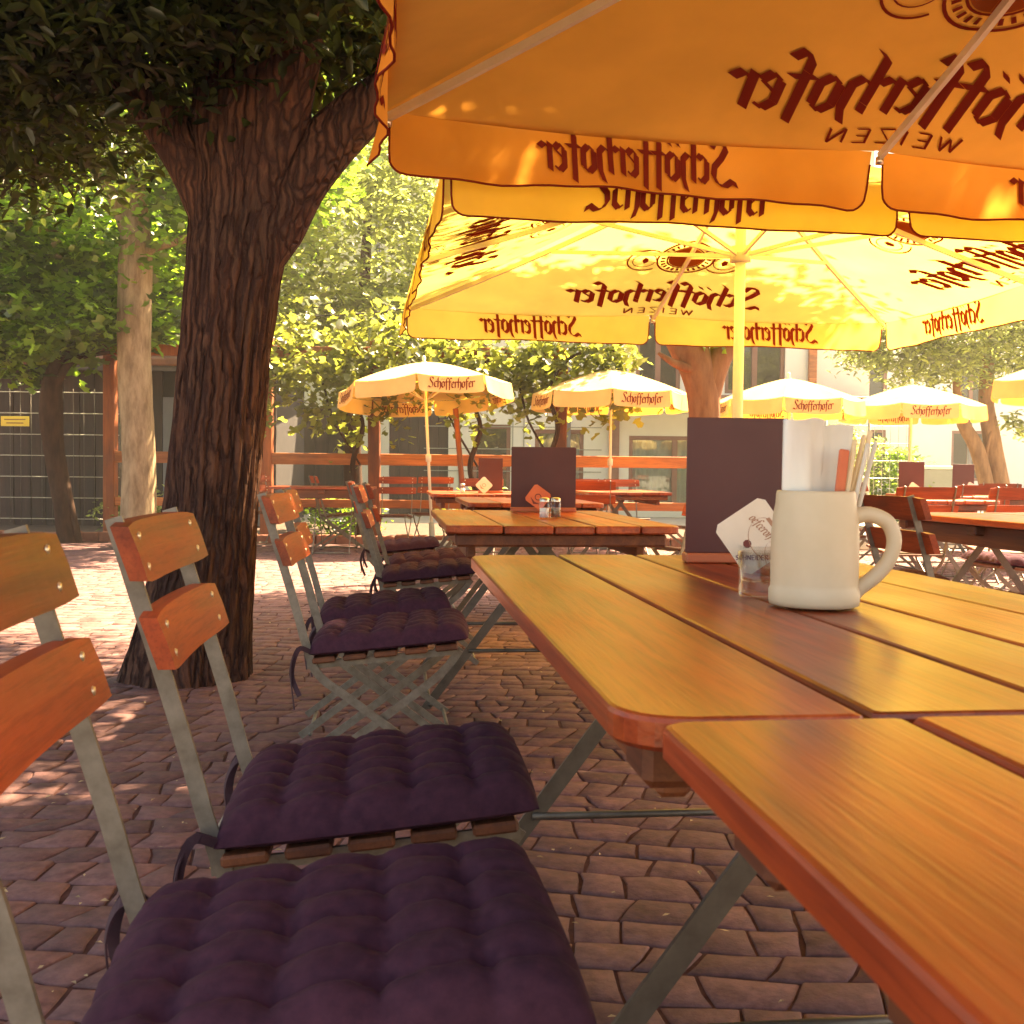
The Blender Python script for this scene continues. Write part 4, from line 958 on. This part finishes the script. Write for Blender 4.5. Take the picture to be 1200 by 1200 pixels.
# the big old tree beside the chairs
Y1 = 4.78
b1 = (-1.46, Y1, 0)
cr = [clumps((-2.6, 5.2, 4.6), (3.0, 2.7, 1.5), 250, 130, .30, .35, 2.85), clumps((-.4, 5.6, 5.2), (2.6, 2.6, 1.4), 170, 120, .32, .3, 3.15),
      clumps((-2.5, 4.6, 3.35), (1.9, 1.3, .45), 110, 110, .22, .2, 2.75), clumps((-3.3, 6.6, 3.3), (1.4, 1.6, .55), 70, 110, .24, .2, 2.6), clumps((-1.6, 2.6, 4.7), (2.4, 1.7, 1.2), 110, 120, .32, .3, 3.3),
      clumps((-1.5, 3.9, 2.78), (1.1, .4, .26), 70, 90, .13, .2, 2.42), clumps((-2.6, 4.4, 2.72), (1.5, .6, .36), 95, 100, .19, .2, 2.26), clumps((-.72, 5.0, 3.0), (.55, .4, .45), 50, 80, .16, .2, 2.35), clumps((-3.6, 5.6, 2.8), (1.5, .8, .5), 90, 110, .2, .2, 2.3)]
tree('old_tree', 'thick trunked old tree with furrowed red brown bark beside the chairs', b1,
     [(-1.47, Y1, -.06), (-1.42, Y1, .30), (-1.36, Y1, .80), (-1.29, Y1, 1.5), (-1.22, Y1, 2.05), (-1.17, Y1 + .02, 2.45), (-1.20, Y1 + .05, 3.3), (-1.30, Y1 + .1, 4.6)],
     [.285, .228, .20, .188, .205, .25, .20, .10],
     [([(-1.26, Y1, 1.70), (-1.08, Y1, 2.02), (-.90, Y1 - .02, 2.30), (-.55, Y1, 2.62), (.05, Y1 + .1, 3.0), (.9, Y1 + .3, 3.7)], [.10, .14, .13, .10, .08, .04]),
      ([(-1.24, Y1 - .02, 1.75), (-1.34, Y1 - .05, 2.1), (-1.50, Y1 - .08, 2.40), (-1.85, Y1 - .15, 2.85), (-2.5, Y1 - .2, 3.5)], [.08, .11, .10, .08, .05]),
      ([(-1.22, Y1, 1.75), (-1.12, Y1 - .06, 2.15), (-1.00, Y1 - .15, 2.55), (-.85, Y1 - .3, 3.1), (-.7, Y1 - .6, 4.2)], [.09, .14, .13, .11, .06]),
      ([(-1.28, Y1 + .05, 2.2), (-1.35, Y1 + .2, 2.7), (-1.8, Y1 + .7, 3.3), (-2.4, Y1 + 1.4, 3.9)], [.13, .11, .09, .05]),
      ([(-1.40, Y1 - .1, 2.45), (-1.75, Y1 - .05, 2.62), (-2.25, Y1, 2.72)], [.05, .035, .015])] + [([(-1.5 - .3 * k, Y1 - .15, 2.75), (-1.75 - .42 * k, Y1 - .3 - .1 * (k % 2), 2.68), (-2.0 - .5 * k, Y1 - .45, 2.42 - .05 * (k % 3))], [.02, .013, .005]) for k in range(5)],
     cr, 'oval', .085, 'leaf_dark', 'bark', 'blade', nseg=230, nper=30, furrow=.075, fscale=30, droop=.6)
# pale trunked tree at the fence
tree('young_tree', 'pale straight trunked tree standing before the pergola rail', (-4.36, 12.4, 0),
     [(-4.37, 12.4, -.05), (-4.36, 12.4, 1.0), (-4.40, 12.4, 2.2), (-4.38, 12.4, 3.3), (-4.42, 12.45, 4.2), (-4.5, 12.5, 5.5)], [.21, .185, .18, .19, .13, .06],
     [([(-4.40, 12.4, 3.2), (-4.2, 12.35, 3.45), (-3.7, 12.3, 3.6), (-3.2, 12.3, 3.9)], [.07, .06, .045, .02]), ([(-4.42, 12.4, 3.5), (-4.7, 12.3, 4.2), (-5.3, 12.2, 4.8)], [.09, .07, .03])],
     [clumps((-5.0, 12.8, 4.6), (2.4, 2.0, 1.7), 200, 42, .26, .4), clumps((-5.8, 12.2, 2.95), (1.3, .9, .9), 70, 50, .20, .3), clumps((-3.3, 12.6, 4.9), (1.6, 1.5, 1.0), 80, 60, .24, .3)],
     'oval', .12, 'leaf', 'bark_pale', 'lobed', nseg=40, nper=20, furrow=.05, fscale=10)
tree('gnarled_tree', 'thin dark twisted tree beside the grey shed door', (-5.55, 13.2, 0),
     [(-5.50, 13.2, -.05), (-5.58, 13.2, .5), (-5.68, 13.2, 1.1), (-5.72, 13.2, 1.6), (-5.66, 13.2, 2.1), (-5.35, 13.2, 2.6)], [.13, .12, .12, .14, .11, .05],
     [([(-5.36, 13.18, -.05), (-5.50, 13.18, .55), (-5.66, 13.18, 1.2)], [.05, .055, .06]), ([(-5.68, 13.2, 1.9), (-5.4, 13.1, 2.25), (-4.95, 13.1, 2.35)], [.06, .045, .02])],
     [clumps((-6.4, 13.4, 2.7), (1.1, .8, .7), 55, 45, .18, .3), clumps((-5.2, 13.3, 2.75), (.9, .6, .45), 35, 45, .16, .3)], 'lobed', .15, 'leaf', 'bark_dark', 'lobed')
tree('leafy_tree', 'bright leafed tree behind the pergola right of the big trunk', (-2.6, 17.6, 0),
     [(-2.6, 17.6, -.05), (-2.65, 17.6, 1.6), (-2.5, 17.6, 3.2), (-2.4, 17.6, 5.5)], [.17, .14, .12, .05], [],
     [clumps((-2.9, 17.0, 4.7), (2.0, 1.7, 1.9), 190, 46, .28, .45), clumps((-2.2, 16.6, 3.0), (1.4, 1.0, .9), 60, 45, .24, .4), clumps((-1.3, 17.4, 5.6), (1.5, 1.3, 1.2), 60, 45, .26, .4)], 'oval', .16, 'leaf_pale', 'bark_dark', 'blade')
tree('leafy_tree', 'broad leafy tree before the tall grey house', (-9.2, 19.8, 0),
     [(-9.2, 19.8, -.05), (-9.1, 19.8, 2), (-9.0, 19.8, 4), (-9, 19.8, 6)], [.22, .18, .14, .06], [],
     [clumps((-9.0, 19.8, 5.0), (3.4, 2.0, 2.6), 300, 60, .34, .45), clumps((-6.0, 20.4, 5.6), (2.4, 1.6, 2.2), 170, 60, .32, .45), clumps((-5.0, 20.2, 8.6), (3.8, 1.8, 2.0), 220, 60, .36, .45), clumps((-10.5, 20, 9), (3.0, 1.8, 2.2), 160, 60, .36, .45)], 'oval', .20, 'leaf', 'bark_dark', 'blade')
# forked tree behind the second parasol
tree('forked_tree', 'warm brown forked trunk rising behind the big yellow parasol', (1.93, 10.7, 0),
     [(1.95, 10.7, -.05), (1.95, 10.7, .8), (1.92, 10.7, 1.5), (1.88, 10.7, 1.85), (1.75, 10.7, 2.2), (1.45, 10.7, 2.65), (1.0, 10.6, 3.6), (.8, 10.6, 4.6)], [.21, .155, .15, .165, .18, .14, .10, .05],
     [([(1.92, 10.7, 1.6), (2.02, 10.7, 2.0), (2.20, 10.7, 2.4), (2.5, 10.7, 3.2), (2.7, 10.6, 4.6)], [.13, .13, .12, .10, .05]), ([(1.84, 10.6, 1.95), (1.60, 10.55, 2.02), (1.42, 10.5, 2.12)], [.05, .04, .015])],
     [clumps((2.2, 9.7, 5.3), (1.7, .8, .7), 100, 110, .20, .3, 3.6), clumps((1.9, 10.55, 2.30), (.30, .2, .12), 5, 22, .07, .2)], 'oval', .15, 'leaf', 'bark_warm', nseg=40, nper=12, furrow=.05, fscale=9)
# two stemmed tree at right
tree('two_stemmed_tree', 'two stemmed tree with leaning trunk before the bright far house', (8.25, 18.0, 0),
     [(8.30, 18, -.05), (8.28, 18, .6), (8.10, 18, 1.5), (7.98, 18, 2.2), (8.0, 18, 3.2), (8.1, 18, 4.4)], [.20, .16, .14, .12, .10, .05],
     [([(8.18, 17.95, .0), (8.02, 17.95, .7), (7.82, 17.95, 1.4), (7.55, 17.95, 1.9), (7.45, 18, 2.6)], [.13, .12, .12, .10, .05]), ([(8.0, 18, 1.2), (7.98, 17.9, 1.5), (8.1, 17.9, 1.95)], [.04, .035, .02]), ([(8.0, 18, 2.2), (8.5, 18, 2.7), (9.2, 18, 3.0)], [.07, .05, .02])],
     [clumps((7.5, 17.8, 3.5), (1.8, 1.4, 1.1), 150, 55, .20, .4), clumps((8.7, 18, 4.2), (2.0, 1.5, 1.4), 130, 55, .24, .4), clumps((6.6, 18.2, 3.2), (1.0, .9, .8), 60, 50, .18, .4), clumps((8.6, 17.8, 1.95), (.45, .3, .3), 14, 40, .10, .3)], 'oval', .13, 'leaf_pale', 'bark_warm', 'blade', nseg=28, nper=10, furrow=.05, fscale=9)
tree('shade_tree', 'unseen broad tree added to shade the orange lettered parasol from the right', (6.9, 3.2, 0),  # out of frame, added only to cast shade on the near parasol
     [(6.9, 3.2, -.05), (6.85, 3.2, 1.5), (6.6, 3.3, 3.2), (6.2, 3.4, 5.2)], [.28, .22, .2, .10],
     [([(6.7, 3.25, 2.8), (5.6, 3.4, 4.4), (4.2, 3.6, 5.4)], [.13, .10, .05]), ([(6.7, 3.25, 3.0), (5.8, 2.6, 4.6), (4.6, 1.8, 5.6)], [.12, .09, .05])],
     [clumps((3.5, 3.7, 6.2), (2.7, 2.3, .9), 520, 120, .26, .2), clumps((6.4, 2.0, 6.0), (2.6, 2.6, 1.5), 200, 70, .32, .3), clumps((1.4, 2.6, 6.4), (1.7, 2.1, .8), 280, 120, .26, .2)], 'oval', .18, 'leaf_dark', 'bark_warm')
# shrubs
def shrub(name, label, c, rad, ncl, per, size, mat, kind='oval', sig=.10, stems=5):
    t = thing(name, label, 'shrub', (c[0], c[1], 0), 0, 'garden shrubs')
    put('foliage', leaf_mesh('foliage', clumps((0, 0, rad[2]), rad, ncl, per, sig, .4, .0), size, kind, mat), t)
    for k in range(stems):
        a = k * 2.4; MB().tube([(.04 * math.cos(a), .04 * math.sin(a), -.04), (rad[0] * .45 * math.cos(a), rad[1] * .45 * math.sin(a), rad[2] * 1.3)], [.014, .005], 5).build('stem', 'bark_dark', t)
shrub('flowering_shrub', 'small pale leafed shrub at the foot of the pergola post', (-4.98, 14.25), (.42, .3, .33), 26, 40, .09, 'leaf_pale')
shrub('low_shrub', 'dark low shrub behind the kerb beside the vine post', (-2.4, 14.5), (.7, .35, .33), 30, 40, .09, 'leaf')
shrub('low_shrub', 'low ragged shrub behind the rail under the tilted parasol', (-.3, 14.55), (.8, .35, .36), 30, 40, .09, 'leaf_vine')
shrub('gate_shrub', 'tall leafy shrub behind the wire gate', (6.3, 20.6), (.95, .5, .95), 90, 50, .12, 'leaf_pale', sig=.16)
shrub('gate_shrub', 'glossy shrub at the grey garden wall beside the gate', (7.35, 20.5), (.55, .4, .75), 50, 50, .12, 'leaf', sig=.14)
shrub('yard_shrub', 'round shrub against the white house beside the gate', (4.9, 21.5), (.8, .5, .8), 60, 50, .12, 'leaf', sig=.15)
# grapevines on the pergola
def vine(label, x0, x1, ncl, stemx, drop):
    t = thing('grapevine', label, 'vine', (stemx, 13.7, 0), 0, 'grapevines on the pergola'); P = []
    for k in range(ncl):
        x = random.uniform(x0, x1) - stemx; z = 2.45 + random.gauss(0, .24); y = random.gauss(.0, .28)
        P.append((x, y, z))
        if random.random() < drop:
            L = random.uniform(.25, 1.0); n = int(L / .12); dx = random.uniform(-.5, .5)
            for j in range(n): P.append((x + dx * j * .12, y - .1, z - .12 * j))
    P = np.array(P); P = (P[:, None] + RNG.normal(size=(len(P), 9, 3)) * np.array([.15, .12, .12])).reshape(-1, 3)
    put('foliage', leaf_mesh('foliage', P, .115, 'lobed', 'leaf_vine', .4, .8), t)
    st_ = smooth_path([(0, .1, -.04), (.06, .1, .5), (-.05, .08, 1.0), (.08, .08, 1.5), (-.04, .05, 2.0), (.3, .0, 2.45), (1.0, 0, 2.5)], 6)
    MB().tube(st_, [.045 - .03 * i / len(st_) for i in range(len(st_))], 8).build('stem', 'bark_dark', t)
    MB().tube(smooth_path([(.05, .1, 1.0), (-.3, .05, 1.6), (-.5, 0, 2.2), (-1.0, 0, 2.5)], 6), .016, 6).build('stem', 'bark_dark', t)
vine('grapevine hanging from the pergola between big trunk and tilted parasol', -3.4, -1.0, 80, -2.02, .4)
vine('grapevine hanging behind the tilted parasol pole', -1.3, .35, 44, -.5, .45)
vine('grapevine on the pergola post left of the upright parasol', .1, 1.4, 38, .50, .5)
# ------------------------------------------------------------------ sunlit air
m_, t_, o_ = nmat('air'); pv = N(t_, 'ShaderNodeVolumePrincipled'); pv.inputs['Color'].default_value = (1, .93, .82, 1); pv.inputs['Density'].default_value = .0024; pv.inputs['Anisotropy'].default_value = .4
t_.links.new(pv.outputs[0], o_.inputs['Volume'])
hz = MB().box((0, 15, 8), (70, 60, 18.2)).build('haze', 'air'); tag(hz, 'thin sunlit summer haze filling the beer garden air', 'haze', kind='stuff')
cy.volume_step_rate = 4; cy.volume_bounces = 0
